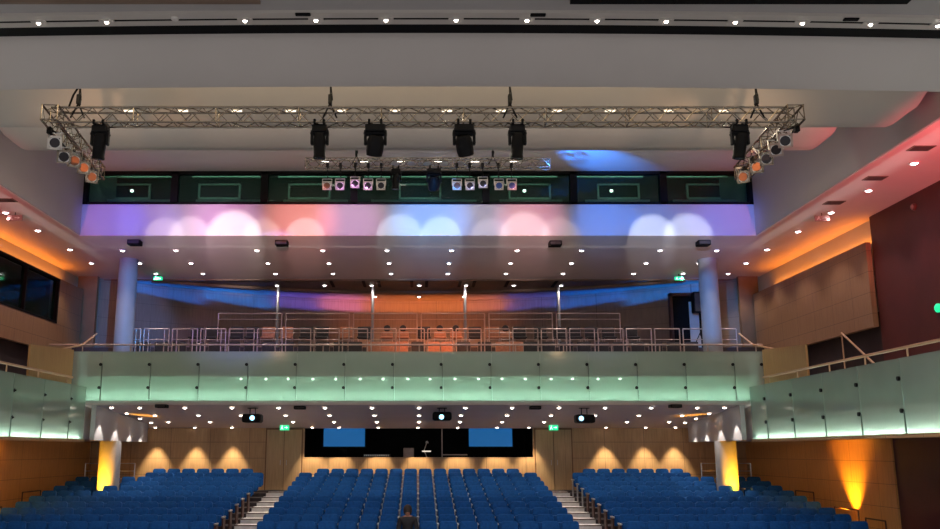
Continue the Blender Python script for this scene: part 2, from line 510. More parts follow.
b.box(-11.1, 11.1, 29.10, 29.34, Z0 + 2.345, Z0 + 2.365, 0)  # thin shelf added to stop the strip's upward light here
struct(b.build('balcony_parapet', [M['parapet'], M['ledge'], M['offwhite']]), 'balcony parapet behind the green glass front', 'parapet')
area('balcony_strip_light', V3(0, 29.10, 1.62), V3(0, 29.32, 2.0), 64, (0.92, 1.0, 0.93), 21.5, 0.06, xaxis=(1, 0, 0))

# --- balcony ceiling and side soffits
b = MB()
b.box(-13.3, 13.3, 27.43, 34.75, Z0 + HC, Z0 + HC + 0.25, 0)
for sx in (-1, 1):
    x0, x1 = sorted(((XO + 0.03) * sx, 13.3 * sx))
    b.box(x0, x1, 9, 27.43, Z0 + HC, Z0 + HC + 0.25, 0)
b.box(-13.3, 13.3, 34.75, 41, Z0 + HC, Z0 + HC + 0.25, 1)
b.box(-13.2, 13.2, 34.72, 34.78, Z0 + HC - 0.05, Z0 + HC, 1)
struct(b.build('ceiling_balcony', [M['soffit'], M['brown_ceiling']]), 'flat ceiling over the balcony and side galleries', 'ceiling')
# concentric step in the brown ceiling
b = MB()
pts_o, pts_i = [], []
for k in range(25):
    x = -10.5 + 21 * k / 24
    pts_o.append((x, 37.4 - 2.6 * (x / 10.5) ** 2)); pts_i.append((x, 37.75 - 2.6 * (x / 10.5) ** 2))
for k in range(24):
    p = [pts_o[k], pts_o[k + 1], pts_i[k + 1], pts_i[k]]
    b.prism(p, 'z', Z0 + HC - 0.10, Z0 + HC)
struct(b.build('trim_ceiling', M['brown_ceiling']), 'curved brown step across the rear balcony ceiling', 'ceiling trim')

# --- curved upper back wall
def backD(x): return 40.0 - 4.2 * (x / 11.0) ** 2
b = MB()
n = 40
rows = [[], [], [], []]
for k in range(n + 1):
    x = -12.6 + 25.2 * k / n
    d = backD(x)
    rows[0].append(V3(x, d, 3.7)); rows[1].append(V3(x, d, HC + 0.02)); rows[2].append(V3(x, d + 0.3, HC + 0.02)); rows[3].append(V3(x, d + 0.3, 3.7))
b.grid(rows + [rows[0]])
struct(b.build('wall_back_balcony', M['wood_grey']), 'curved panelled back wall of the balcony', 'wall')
# side pilasters closing the balcony
for sx, nm in ((-1, 'left'), (1, 'right')):
    b = MB()
    x0, x1 = sorted((12.35 * sx, 13.1 * sx))
    b.box(x0, x1, 34.1, 34.3, Z0 + 2.95, Z0 + HC)
    struct(b.build('trim_pilaster_%s' % nm, M['brown']), 'brown upright panel at the %s end of the balcony' % nm, 'panel')

# --- upper hall: fascia, grey side walls, ceiling panels
b = MB()
b.box(-XO, XO, 27.4, 27.6, Z0 + HC + 0.012, Z0 + 7.61)
struct(b.build('trim_fascia', M['fascia']), 'long white fascia above the balcony lit blue and pink', 'fascia')
for sx, nm in ((-1, 'left'), (1, 'right')):
    b = MB()
    x0, x1 = sorted((XO * sx, (XO + 0.2) * sx))
    b.box(x0, x1, 9, 31, Z0 + HC + 0.02, Z0 + 9.6)
    struct(b.build('wall_%s_upper' % nm, M['sidewall']), 'grey %s wall of the raised ceiling recess' % nm, 'wall')

DW = 27.4
b = MB()
b.box(-XO, XO, 18.1, 27.5, Z0 + 8.70, Z0 + 8.9)
b.box(-13.3, 13.3, 8.5, 31, Z0 + 9.6, Z0 + 9.8)  # unseen slab above everything, added to block the world light
struct(b.build('ceiling', M['plaster']), 'flat beige ceiling in front of the control room windows', 'ceiling')

def sail(name, prof, lip, xe, rc, bend, label, mats, zt):
    """hanging ceiling panel: prof (D,H) from hidden top to lip; ends rounded up"""
    b = MB()
    xs = [-xe + 2 * xe * k / 48 for k in range(49)]
    for e in (0.03, 0.08, 0.16, 0.3, 0.5, 0.75): xs += [xe - rc * e, -xe + rc * e]
    xs = sorted(set(xs))
    rows = []
    full = list(prof) + [(lip[0] + 0.05, lip[1] + 0.02), (lip[0] + 0.10, lip[1] + 0.10), (lip[0] + 0.12, zt)]
    for x in xs:
        t = max(0.0, (abs(x) - (xe - rc)) / rc)
        up = rc * (1 - math.sqrt(max(0, 1 - t * t)))
        row = []
        for (d, h) in full:
            hh = min(max(h, lip[1] + up), zt)
            row.append(V3(x, d + bend * x * x, hh))
        rows.append(row)
    b.grid(rows)
    for row in (rows[0], rows[-1]): b.face(row)
    b.grid([[r[0] for r in rows], [r[-1] for r in rows]])
    return struct(b.build(name, mats, smooth=True), label, 'ceiling panel')

sail('ceiling_panel_rear', [(19.6, 8.7), (19.7, 8.1), (20.0, 7.65), (20.4, 7.38), (20.8, 7.24), (21.0, 7.2)], (21.0, 7.2), 10.05, 0.6, 0.0,
     'rear curved ceiling panel hanging across the hall', M['plaster'], 8.7)
sail('ceiling_panel_middle', [(16.4, 9.6), (16.45, 8.4), (16.6, 7.7), (16.9, 7.2), (17.35, 6.88), (17.75, 6.72), (18.0, 6.68)], (18.0, 6.68), 10.4, 0.7, 0.0,
     'middle curved ceiling panel hanging behind the truss', M['plaster'], 9.6)
sail('ceiling_panel_front', [(12.55, 6.40), (12.62, 6.30), (12.85, 6.10), (13.1, 5.92), (13.35, 5.755), (13.5, 5.70)], (13.5, 5.70), 11.5, 0.01, 0.003,
     'front curved grey ceiling panel behind the proscenium beam', M['plaster'], 9.6)

# proscenium beam nearest the camera
b = MB()
def strip(b, d0, d1, h0, h1, m, xe=11.5, n=40):
    r0, r1, r2, r3 = [], [], [], []
    for k in range(n + 1):
        x = -xe + 2 * xe * k / n; o = 0.003 * x * x
        r0.append(V3(x, d0 + o, h0)); r1.append(V3(x, d1 + o, h0)); r2.append(V3(x, d1 + o, h1)); r3.append(V3(x, d0 + o, h1))
    b.grid([r0, r1, r2, r3, r0], m)
strip(b, 11.85, 12.01, 6.125, 6.5, 0)
strip(b, 12.01, 12.065, 6.128, 6.5, 2)
strip(b, 12.065, 12.21, 6.125, 6.5, 0)
strip(b, 12.21, 12.52, 6.14, 6.55, 2)
strip(b, 9.5, 11.85, 6.17, 6.5, 1)
struct(b.build('trim_proscenium_beam', [M['beam'], M['beam_grey'], M['black']]), 'beige beam with a dark light slot across the top of the view', 'beam')

# --- control room behind the windows
HW0, HW1 = 7.61, 8.70
for nm, bx in (('back', (30.4, 30.5, HW0 - 0.2, 9.58)), ('floor', (27.62, 30.4, HW0 - 0.2, HW0 - 0.02)), ('top', (27.62, 30.4, 9.48, 9.58)), ('front', (27.62, 27.66, HW1 + 0.0, 9.48))):
    b = MB(); b.box(-XO, XO, bx[0], bx[1], Z0 + bx[2], Z0 + bx[3])
    struct(b.build('wall_control_room_%s' % nm, M['darkgreen']), 'dark green %s of the control rooms behind the high windows' % nm, 'wall')
wb = [88, 174, 264, 354, 486, 574, 664, 751]
wx = [(p - 418) / 900 / 0.9635 * DW for p in wb]
wx[0] = -XO; wx[-1] = XO
pos7 = ['leftmost', 'second from the left', 'third from the left', 'wide middle', 'third from the right', 'second from the right', 'rightmost']
for k in range(7):
    x0, x1 = wx[k], wx[k + 1]
    f = MB()
    fw = 0.11
    for (a, c, e, g2) in ((x0, x0 + fw, HW0, HW1), (x1 - fw, x1, HW0, HW1), (x0, x1, HW0, HW0 + 0.07), (x0, x1, HW1 - 0.09, HW1)):
        f.box(a, c, 27.38, 27.62, Z0 + e, Z0 + g2)
    w = struct(f.build('window_%d' % (k + 2), M['black']), '%s of the dark green control room windows above the fascia' % pos7[k], 'window')
    g = MB(); g.box(x0 + fw, x1 - fw, 27.5, 27.51, Z0 + HW0 + 0.07, Z0 + HW1 - 0.09); g.build('window_pane', M['pane'], w)
    g = MB(); g.box(x0 + 0.25, x1 - 0.35, 28.5, 28.6, Z0 + 8.84, Z0 + 8.92); g.build('blind_rail', M['greenframe'], w)
    g = MB(); g.box(x0 + 0.5, x1 - 0.25, 28.15, 28.2, Z0 + 7.91, Z0 + 7.98); g.build('inner_sill', M['greenframe'], w)
    cx = ((x0 + x1) / 2) * 1.105
    hw = 0.74
    g = MB()
    z0, z1 = Z0 + 8.60, Z0 + 9.17
    for (a, c, e, h2) in ((cx - hw, cx + hw, z0, z0 + 0.07), (cx - hw, cx + hw, z1 - 0.05, z1), (cx - hw, cx - hw + 0.06, z0, z1), (cx + hw - 0.06, cx + hw, z0, z1)):
        g.box(a, c, 30.3, 30.38, e, h2)
    g.build('inner_frame', M['greenframe'], w)
    cx = (x0 + x1) / 2
    if k in (0, 4, 5):
        g = MB(); g.lathe([(0, -0.05), (0.05, -0.03), (0.05, 0.03), (0, 0.05)], 8, 0, Matrix.Translation(V3(cx - 0.1, 28.0, HW0 + 0.62))); g.build('lamp', M['lamp_cool'], w)
area('control_room_light', V3(0, 27.9, 9.2), V3(0, 30.4, 8.7), 62, (0.72, 1.0, 0.86), 20, 0.3, xaxis=(1, 0, 0))

# =================================================================== COLUMNS
for sx, nm in ((-1, 'left'), (1, 'right')):
    b = MB(); b.lathe([(0.0, 0), (0.325, 0), (0.325, 4.5), (0.0, 4.5)], 32)
    o = b.build('column', M['column'], loc=V3(10.18 * sx, 31.0, 2.1), smooth=True)
    struct(o, 'round white %s column on the balcony lit blue' % nm, 'column')
    b = MB(); b.lathe([(0.0, 0), (0.36, 0), (0.36, 2.105), (0.0, 2.105)], 32)
    o = b.build('column', M['column'], loc=V3(10.58 * sx, 31.6, -1.78), smooth=True)
    struct(o, 'round %s column below the balcony lit bright yellow' % nm, 'column')
for k, px in enumerate((278, 372.8, 465, 558.5)):
    p = at_depth(px, 300, 36.2)
    b = MB(); b.lathe([(0.0, 0), (0.06, 0), (0.06, HC - 3.75), (0.0, HC - 3.75)], 12)
    o = b.build('post', M['column'], loc=(p.x, 36.2, Z0 + 3.75), smooth=True)
    struct(o, '%s of the thin white posts at the rear of the balcony' % ('leftmost', 'second from the left', 'third from the left', 'rightmost')[k], 'post')

# =================================================================== GLASS FRONTS
def standoffs(parent, pts, ax):
    for (p) in pts:
        s = MB()
        R = Matrix.Rotation(PI / 2, 4, 'X') if ax == 'y' else Matrix.Rotation(PI / 2, 4, 'Y')
        s.lathe([(0, -0.05), (0.05, -0.05), (0.05, 0.03), (0.02, 0.03), (0.02, 0.07), (0, 0.07)], 10, 0, Matrix.Translation(p) @ R)
        s.build('standoff', M['blackgloss'], parent)
jx = [-11.1] + [0.02 + 0.78 + 1.563 * k for k in range(-7, 7)] + [11.1]
jx = sorted(jx)
npan = len(jx) - 1
for k in range(npan):
    x0, x1 = jx[k] + 0.004, jx[k + 1] - 0.004
    b = MB(); b.box(x0, x1, 28.99, 29.01, Z0 + 1.56, Z0 + 3.14)
    o = b.build('balcony_glass_panel', M['glass_green'])
    tag(o, 'green glass panel of the balcony front, %s' % from_side(k, npan), 'glass panel', 'glass panels of the balcony front')
    if k < npan - 1:
        g = MB(); g.box(x1 - 0.022, x1, 28.985, 29.015, Z0 + 1.57, Z0 + 2.75); g.build('joint_bar', M['joint'], o)
    standoffs(o, [V3(x1 - 0.055, 28.99, 1.98), V3(x1 - 0.055, 28.99, 2.72)], 'y')
jd = [29.0, 27.7, 25.72, 23.75, 21.8, 19.85, 17.9, 15.95]
for sx, nm in ((-1, 'left'), (1, 'right')):
    nv = 7 if sx > 0 else 6
    for k in range(nv - (1 if sx < 0 else 0)):
        d1, d0 = jd[k] - 0.012, jd[k + 1] + 0.012
        b = MB()
        x0, x1 = sorted((XG * sx, (XG + 0.02) * sx))
        b.box(x0, x1, d0, d1, Z0 + 0.35, Z0 + 2.0)
        o = b.build('gallery_glass_panel', M['glass_green'])
        tag(o, 'green glass panel of the %s gallery, %s counted from the balcony end' % (nm, ORD[k + 1]), 'glass panel', 'glass panels of the side galleries')
        standoffs(o, [V3((XG + (0.02 if sx < 0 else 0)) * sx, d0 + 0.055, 0.86), V3((XG + (0.02 if sx < 0 else 0)) * sx, d0 + 0.055, 1.56)], 'x')
        if True:
            g = MB(); g.box(*(sorted(((XG - 0.012) * sx, (XG + 0.03) * sx))), d0, d0 + 0.02, Z0 + 0.36, Z0 + 0.86)
            g.build('joint_bar', M['joint'], o)
# small LED spots along the ledge behind the balcony glass
led = None
lx = [241, 266, 288, 313, 336, 360, 383, 408, 430, 455, 478.5, 502, 525, 551, 572.5, 598, 620]
for k, px in enumerate(lx):
    p = at_depth(px, 378.5, 29.075)
    lab = 'tiny white light on the ledge behind the balcony glass, %s' % from_side(k, len(lx))
    if led is None:
        b = MB(); b.rbox(-0.05, 0.05, -0.025, 0.04, 0.0, 0.05, 0.008, 1)
        led = b.build('ledge_light', M['offwhite'], loc=p)
        g = MB(); g.lathe([(0, -0.05), (0.03, -0.035), (0.04, 0.0)], 10); g.build('lens', M['lamp_led'], led)
        tag(led, lab, 'light', 'small lights along the balcony ledge')
    else: dup(led, p, lab)

# =================================================================== RAILINGS
def rail_line(name, label, pts, r, mat, posts=(), cat='handrail', group=None):
    o = thing(name, label, cat, pts[0], group)
    b = MB(); b.path([Vector(p) - Vector(pts[0]) for p in pts], r, 10); b.build('rail', mat, o, smooth=True)
    for (p0, p1) in posts:
        b = MB(); b.tube(Vector(p0) - Vector(pts[0]), Vector(p1) - Vector(pts[0]), 0.022, 8); b.build('post', mat, o, smooth=True)
    return o
rail_line('handrail', 'long handrail just above the glass across the balcony front', [V3(-12.0, 29.2, 3.38), V3(11.2, 29.2, 3.38)], 0.03, M['rail'],
          [(V3(x, 29.2, 3.1), V3(x, 29.2, 3.38)) for x in [-10.9 + 1.563 * k for k in range(15)]])
for sx, nm in ((-1, 'left'), (1, 'right')):
    rail_line('handrail', 'wooden handrail above the glass of the %s gallery' % nm, [V3((XG + 0.07) * sx, 27.9, 2.22), V3((XG + 0.07) * sx, 15, 2.22)], 0.035, M['brass'],
              [(V3((XG + 0.07) * sx, d, 1.9), V3((XG + 0.07) * sx, d, 2.22)) for d in (27.5, 25.4, 23.4, 21.5, 19.6, 17.7)])
# guard rails of the upper balcony tiers: separate framed sections
def guard(name, x0, x1, d, z0, z1, bars, mat, label, group, double=False):
    o = thing(name, label, 'guard rail', V3((x0 + x1) / 2, d, z0), group)
    h = (x1 - x0) / 2; t = z1 - z0
    for s in (-1, 1):
        b = MB(); b.tube((s * h, 0, 0), (s * h, 0, t), 0.021, 8); b.build('post', mat, o, smooth=True)
        if double:
            b = MB(); b.tube((s * (h - 0.16), 0, 0), (s * (h - 0.16), 0, t), 0.02, 8); b.build('post', mat, o, smooth=True)
    for z in bars:
        b = MB(); b.tube((-h, 0, z), (h, 0, z), 0.012 if z < t - 0.01 else 0.022, 8); b.build('bar', mat, o, smooth=True)
    return o
xs = [-10.6 + 0.99 * k for k in range(22)]
for k, x in enumerate(xs):
    guard('guard_rail', x + 0.05, x + 0.92, 31.25, 2.95, 4.17, (0.35, 0.85, 1.22), M['rail'], 'framed rail section on the lower balcony tier, %s' % from_side(k, len(xs)),
          'rail sections of the lower balcony tier', double=(k < 4))
xs = [-7.5 + 2.52 * k for k in range(6)]
for k, x in enumerate(xs):
    guard('guard_rail', x + 0.06, x + 2.42, 33.25, 3.75, 5.02, (0.55, 1.05, 1.27), M['rail'], 'long rail section on the upper balcony tier, %s' % from_side(k, len(xs)), 'rail sections of the upper balcony tier')

# sloping stair rails and wood end boxes at the gallery corners
for sx, nm in ((-1, 'left'), (1, 'right')):
    b = MB()
    x0, x1 = sorted((10.91 * sx, 10.97 * sx))
    pl = [(25.3, Z0 + 1.98), (28.5, Z0 + 1.98), (28.5, Z0 + 3.14), (25.3, Z0 + 2.94)]
    b.prism(pl, 'x', x0, x1)
    o = b.build('corner_screen', M['wood_box'])
    tag(o, 'blond wood screen between the balcony and the %s gallery' % nm, 'panel')
    rail_line('stair_handrail', 'short sloping handrail behind the %s blond wood screen' % nm, [V3(10.9 * sx, 30.4, 3.9), V3(10.9 * sx, 29.2, 3.38), V3(11.2 * sx, 27.6, 3.0)], 0.03, M['brass'])
rail_line('stair_handrail', 'sloping handrail rising behind the right gallery rail', [V3(12.3, 26.0, 3.35), V3(11.4, 22.4, 2.05)], 0.03, M['brass'], [(V3(12.3, 26.0, 1.0), V3(12.3, 26.0, 3.35)), (V3(11.4, 22.4, 1.0), V3(11.4, 22.4, 2.05))])

# =================================================================== DOWNLIGHTS
def make_downlight(lens, r, name='downlight', spot_kw=None):
    b = MB(); b.lathe([(r * 0.85, 0.0), (r * 1.35, 0.0), (r * 1.35, -0.015), (r * 0.9, -0.03), (r * 0.85, 0.0)], 16)
    o = b.build(name, M['offwhite'], smooth=True)
    g = MB(); g.lathe([(0, -0.055), (r * 0.5, -0.045), (r * 0.85, -0.015), (r * 0.86, 0.0)], 14); g.build('lens', lens, o, smooth=True)
    if spot_kw:
        l = bpy.data.lights.new('downlight_beam', 'SPOT')
        l.energy = spot_kw[0]; l.color = spot_kw[1]; l.spot_size = math.radians(spot_kw[2]); l.spot_blend = 0.6; l.shadow_soft_size = 0.06
        lo = bpy.data.objects.new('downlight_beam', l); COL.objects.link(lo); lo.parent = o; lo.location = (0, 0, -0.08)
    return o
rowsB = [
    ('front', 250, [122.5, 176, 257, 322.7, 387, 451.6, 517, 581.5, 660, 716.6]),
    ('second', 262.8, [91.4, 140, 191, 268, 329, 389, 449, 510.5, 571.5, 646, 699, 746]),
    ('third', 273.2, [156, 203, 275.5, 333, 391, 448, 506, 563, 633.6, 683, 728]),
    ('fourth', 285, [277, 324.5, 371.7, 419.4, 466, 513.6, 561]),
    ('rear', 294, [375, 419, 464]),
]
proto = make_downlight(M['lamp_cool'], 0.085, spot_kw=(E_DOWN_BALC, (1.0, 0.86, 0.78), 110))
first = True
for rn, py, xs in rowsB:
    for k, px in enumerate(xs):
        p = at_plane(px, py, HC - 0.002)
        if rn == 'rear' or (rn == 'fourth' and False): p.z -= 0.1
        lab = 'balcony ceiling downlight, %s row, %s' % (rn, from_side(k, len(xs)))
        if first: proto.location = p; tag(proto, lab, 'downlight', 'downlights in the balcony ceiling'); first = False
        else: dup(proto, p, lab)
proto = make_downlight(M['lamp_cool'], 0.095, spot_kw=(E_DOWN_SIDE, (1.0, 0.80, 0.76), 110))
side = [('right', [(767, 249), (798, 231), (831, 212), (868.5, 190), (914, 162.7)]), ('left', [(70, 249), (38, 230), (5.6, 212)])]
first = True
for nm, pts in side:
    for k, (px, py) in enumerate(pts):
        p = at_plane(px, py, HC - 0.002)
        lab = 'downlight in the %s side soffit, %s from the balcony' % (nm, ORD[k + 1])
        if first: proto.location = p; tag(proto, lab, 'downlight', 'downlights in the side soffits'); first = False
        else: dup(proto, p, lab)
# under-balcony downlights
rowsS = [
    ('front', 407.2, [94.5, 139.7, 185, 232, 278.5, 325, 372, 419, 465.4, 512, 558.8, 605, 651, 697, 742]),
    ('second', 414.8, [112, 155, 198.6, 241, 285.7, 329.6, 374.5, 419, 461, 507, 551, 595, 638.7, 682, 725]),
    ('third', 421.4, [127.6, 168.5, 210, 251, 293, 334, 376.8, 419, 460, 502, 544, 585, 627, 669, 710]),
]
proto = make_downlight(M['lamp_white'], 0.08, spot_kw=(E_DOWN_SOF, (1.0, 0.84, 0.68), 115))
first = True
slope = math.atan(0.077)
for rn, py, xs in rowsS:
    for k, px in enumerate(xs):
        p = at_plane(px, py, 1.45 + 0.077 * 29.0 - 0.004, -0.077)
        p.x = max(-10.15, min(10.15, p.x))
        if k in (0, len(xs) - 1): continue
        lab = 'downlight under the balcony, %s row, %s' % (rn, from_side(k - 1, len(xs) - 2))
        if first: proto.location = p; proto.rotation_euler = (-slope, 0, 0); tag(proto, lab, 'downlight', 'downlights under the balcony'); first = False
        else: dup(proto, p, lab)
# wall washers close to the back wall
proto = make_downlight(M['lamp_white'], 0.07, spot_kw=(E_WALLWASH, (1.0, 0.78, 0.50), 62))
wxs = [-10.3, -8.75, -7.3, -4.15, -3.1, -1.56, 0.0, 1.56, 3.1, 4.35, 7.37, 8.93, 10.1]
first = True
for k, x in enumerate(wxs):
    d = 35.86
    p = V3(x, d, soff(d) - 0.004)
    lab = 'wall washer at the back wall under the balcony, %s' % from_side(k, len(wxs))
    if first:
        proto.location = p; proto.rotation_euler = (-slope, 0, 0); tag(proto, lab, 'downlight', 'wall washers at the back wall'); first = False
        for c in proto.children:
            if c.type == 'LIGHT': c.rotation_euler = (math.radians(6) , 0, 0)
    else: dup(proto, p, lab)
# small scallop lights against the white bands
for sx, nm in ((-1, 'left'), (1, 'right')):
    proto = make_downlight(M['lamp_white'], 0.075, spot_kw=(60, (1.0, 0.88, 0.78), 70))
    for c in proto.children:
        if c.type == 'LIGHT': c.location.z = -0.10; c.data.shadow_soft_size = 0.025; c.data.spot_blend = 0.3
    for k, d in enumerate((29.62, 31.2, 32.75, 34.1)):
        p = V3(9.97 * sx, d, soff(d) - 0.004)
        lab = 'small downlight beside the %s white band, %s from the glass front' % (nm, ORD[k + 1])
        if k == 0: proto.location = p; proto.rotation_euler = (-slope, 0, 0); tag(proto, lab, 'downlight', 'small downlights beside the white bands')
        else: dup(proto, p, lab)
# proscenium beam lights
bl = [39, 107, 245, 316, 386, 456, 527, 597, 666, 735, 802, 870, 937]
def beam_plate(o):
    g = MB(); g.box(-0.11, 0.11, -0.05, 0.05, -0.012, 0.004); g.build('mounting_plate', M['beam'], o)
proto = make_downlight(M['lamp_white'], 0.036, spot_kw=(E_BEAM, (1.0, 0.9, 0.82), 120))
first = True
for k, px in enumerate(bl):
    u, de, up = ray(px, 19)
    x = u / de * 12.05; x = u / de * (12.04 + 0.003 * x * x)
    p = V3(x, 12.04 + 0.003 * x * x, 6.128)
    lab = 'small bright light in the slot of the top beam, %s' % from_side(k, len(bl))
    if first: proto.location = p; beam_plate(proto); tag(proto, lab, 'downlight', 'lights in the slot of the top beam'); first = False
    else: dup(proto, p, lab)
b = MB(); b.lathe([(0.0, -0.03), (0.05, -0.03), (0.06, 0.0)], 12)
p = at_plane(175, 18.0, 6.126); o = b.build('downlight', M['offwhite'], loc=p); tag(o, 'unlit downlight in the slot of the top beam, upper left', 'downlight')
# light lines seen through the trusses
def make_line(L, power, col):
    lens = M['lamp_line'] if L < 0.22 else M['lamp_white']
    b = MB(); b.rbox(-L / 2 - 0.03, L / 2 + 0.03, -0.05, 0.05, -0.03, 0.0, 0.01, 1); o = b.build('line_light', M['offwhite'])
    g = MB(); g.rbox(-L / 2, L / 2, -0.035, 0.035, -0.055, -0.02, 0.01, 1); g.build('diffuser', lens, o)
    l = bpy.data.lights.new('line_beam', 'SPOT'); l.energy = power; l.color = col; l.spot_size = math.radians(150); l.spot_blend = 0.8; l.shadow_soft_size = 0.1
    lo = bpy.data.objects.new('line_beam', l); COL.objects.link(lo); lo.parent = o; lo.location = (0, 0, -0.1)
    return o
lx1 = [129, 183, 237, 291, 341, 395, 447, 501, 557, 610, 669, 724]
proto = make_line(0.20, 14, (1.0, 0.88, 0.72))
for k, px in enumerate(lx1):
    p = at_depth(px, 113.2, 17.42); p.z = Z0 + 6.835
    lab = 'short line light in the middle ceiling panel behind the truss, %s' % from_side(k, len(lx1))
    if k == 0: proto.location = p; proto.rotation_euler = (math.radians(-25), 0, 0); tag(proto, lab, 'line light', 'line lights in the middle ceiling panel')
    else: dup(proto, p, lab)
lx2 = [325, 364, 401, 438, 475, 514]
proto = make_line(0.24, 14, (1.0, 0.88, 0.74))
for k, px in enumerate(lx2):
    p = at_plane(px, 159.8, 8.698)
    lab = 'ceiling light above the small rear truss, %s' % from_side(k, len(lx2))
    if k == 0: proto.location = p; tag(proto, lab, 'line light', 'ceiling lights above the rear truss')
    else: dup(proto, p, lab)

# =================================================================== TRUSSES
def truss(name, label, p0, p1, s=0.26, bay=0.235, rc=0.019, rl=0.010, up=Vector((0, 0, 1))):
    p0, p1 = Vector(p0), Vector(p1)
    o = thing(name, label, 'truss', p0)
    d = p1 - p0; L = d.length; d.normalize()
    a = d.cross(up).normalized(); c = a.cross(d).normalized()
    off = [(-1, -1), (1, -1), (1, 1), (-1, 1)]
    def q(k, t): return d * t + a * (off[k][0] * s / 2) + c * (off[k][1] * s / 2)
    for k in range(4):
        b = MB(); b.tube(q(k, 0), q(k, L), rc, 8); b.build('chord', M['alu'], o, smooth=True)
    n = max(2, int(round(L / bay)))
    for k in range(4):
        j = (k + 1) % 4
        b = MB()
        for i in range(n):
            t0, t1 = L * i / n, L * (i + 1) / n
            if i % 2 == 0: b.tube(q(k, t0), q(j, t1), rl, 6)
            else: b.tube(q(j, t0), q(k, t1), rl, 6)
            if i % 6 == 0: b.tube(q(k, t0), q(j, t0), rl, 6)
        b.tube(q(k, L), q(j, L), rl, 6)
        b.build('lattice', M['alu'], o, smooth=True)
    return o
DT, HT = 14.6, 5.60
truss('lighting_truss', 'long silver front lighting truss spanning the hall', V3(-6.25, DT, HT), V3(6.4, DT, HT))
truss('lighting_truss', 'left side lighting truss running back from the front truss', V3(-6.22, 14.35, HT), V3(-6.46, 17.4, HT - 0.12))
truss('lighting_truss', 'right side lighting truss running back from the front truss', V3(6.38, 14.35, HT), V3(6.52, 17.4, HT - 0.12))
truss('lighting_truss', 'small rear lighting truss in front of the control room windows', V3(-3.2, 24.5, 8.0), V3(3.75, 24.5, 8.0))

# chain hoists
def hoist(px, d, h, top, label):
    x = ray(px, 110)[0] / ray(px, 110)[1] * d
    o = thing('chain_hoist', label, 'hoist', V3(x, d, h), 'hoists of the lighting trusses')
    b = MB(); b.rbox(-0.032, 0.032, -0.05, 0.05, 0.12, 0.30, 0.015, 2); b.build('motor', M['blackgloss'], o)
    b = MB(); b.tube((0, 0, 0.28), (0.0, 0, top), 0.012, 6); b.tube((0.04, 0, 0.2), (0.0, 0, 0.55), 0.011, 6); b.build('chain', M['blackgloss'], o)
    b = MB(); b.path([(-0.12, 0, -0.12), (0, 0, 0.14), (0.12, 0, -0.12)], 0.016, 6); b.build('sling', M['black'], o)
for px, lab in ((78, 'chain hoist at the left corner of the front truss'), (330, 'chain hoist above the front truss, left of centre'),
                (510, 'chain hoist above the front truss, right of centre'), (757, 'chain hoist at the right corner of the front truss')):
    hoist(px, DT, HT + 0.11, 3.85, lab)
for px, lab in ((357, 'small chain hoist above the rear truss, left of centre'), (492, 'small chain hoist above the rear truss, right of centre')):
    hoist(px, 24.5, 8.11, 0.58, lab)
b = MB(); b.path([V3(-6.05, DT + 0.1, HT + 0.2), V3(-5.98, DT + 0.1, HT + 0.45), V3(-5.82, DT + 0.1, HT + 0.75), V3(-5.8, DT + 0.1, HT + 2.0)], 0.018, 6)
tag(b.build('cable', M['black']), 'thin dark cable rising beside the left corner hoist', 'cable')

# moving heads -------------------------------------------------------
def moving_head(px, py, d, big, label, tilt, target=None, sc=1.0):
    p = at_depth(px, py, d)
    o = thing('moving_head_light', label, 'stage light', p, 'moving head lights on the trusses')
    w = (0.17 if big else 0.13) * sc
    b = MB(); b.rbox(-w, w, -w * 0.8, w * 0.8, -0.13 * sc, 0.0, 0.02, 2); b.build('base', M['blackgloss'], o)
    b = MB()
    for s in (-1, 1): b.rbox(s * w - 0.025, s * w + 0.025, -0.05, 0.05, -0.34 * sc, -0.08 * sc, 0.015, 2)
    b.rbox(-w - 0.03, w + 0.03, -0.06, 0.06, -0.17 * sc, -0.12 * sc, 0.012, 1)
    b.build('yoke', M['blackgloss'], o)
    hr = (0.15 if big else 0.105) * sc
    R = Matrix.Translation((0, 0, -0.33 * sc)) @ Matrix.Rotation(math.radians(tilt[1]), 4, 'Y') @ Matrix.Rotation(math.radians(tilt[0]), 4, 'X')
    b = MB()
    if big: prof = [(0, 0.16), (hr * 0.7, 0.15), (hr * 0.95, 0.08), (hr, -0.02), (hr * 0.98, -0.12), (hr * 0.9, -0.19), (hr * 0.8, -0.2)]
    else: prof = [(0, 0.2), (hr * 0.8, 0.19), (hr * 0.95, 0.1), (hr, -0.05), (hr * 0.95, -0.2), (hr * 1.02, -0.21), (hr * 1.02, -0.25), (hr * 0.85, -0.25)]
    b.lathe([(r, z * sc) for r, z in prof], 20, 0, R); hd = b.build('head', M['blackgloss'], o, smooth=True)
    zl = (-0.185 if big else -0.235) * sc
    b = MB(); b.lathe([(0, zl - 0.02), (hr * 0.6, zl - 0.012), (hr * 0.86, zl)], 16, 0, R); b.build('lens', M['lens_dark'], hd, smooth=True)
    b = MB()
    for s in (-1, 1): b.rbox(s * w * 0.6 - 0.02, s * w * 0.6 + 0.02, -0.16, 0.16, -0.01, 0.075 * sc, 0.008, 1)
    b.box(-w * 0.6, w * 0.6, -0.02, 0.02, 0.0, 0.03)
    b.build('clamp', M['black'], o)
    return o
heads = [
    (101, 126.5, False, 'black moving head light hanging at the left end of the front truss', (10, 6)),
    (320, 126, False, 'slim black moving head light on the front truss, left of centre', (4, 0)),
    (375.5, 126, True, 'round black moving head light on the front truss, left of centre', (25, 8)),
    (464, 126, True, 'round black moving head light on the front truss, right of centre', (25, -12)),
    (517, 126, False, 'slim black moving head light on the front truss, right of centre', (4, 3)),
    (739, 126, False, 'black moving head light hanging at the right end of the front truss', (8, 8)),
]
for px, py, big, lab, tl in heads: moving_head(px, py, DT, big, lab, tl)
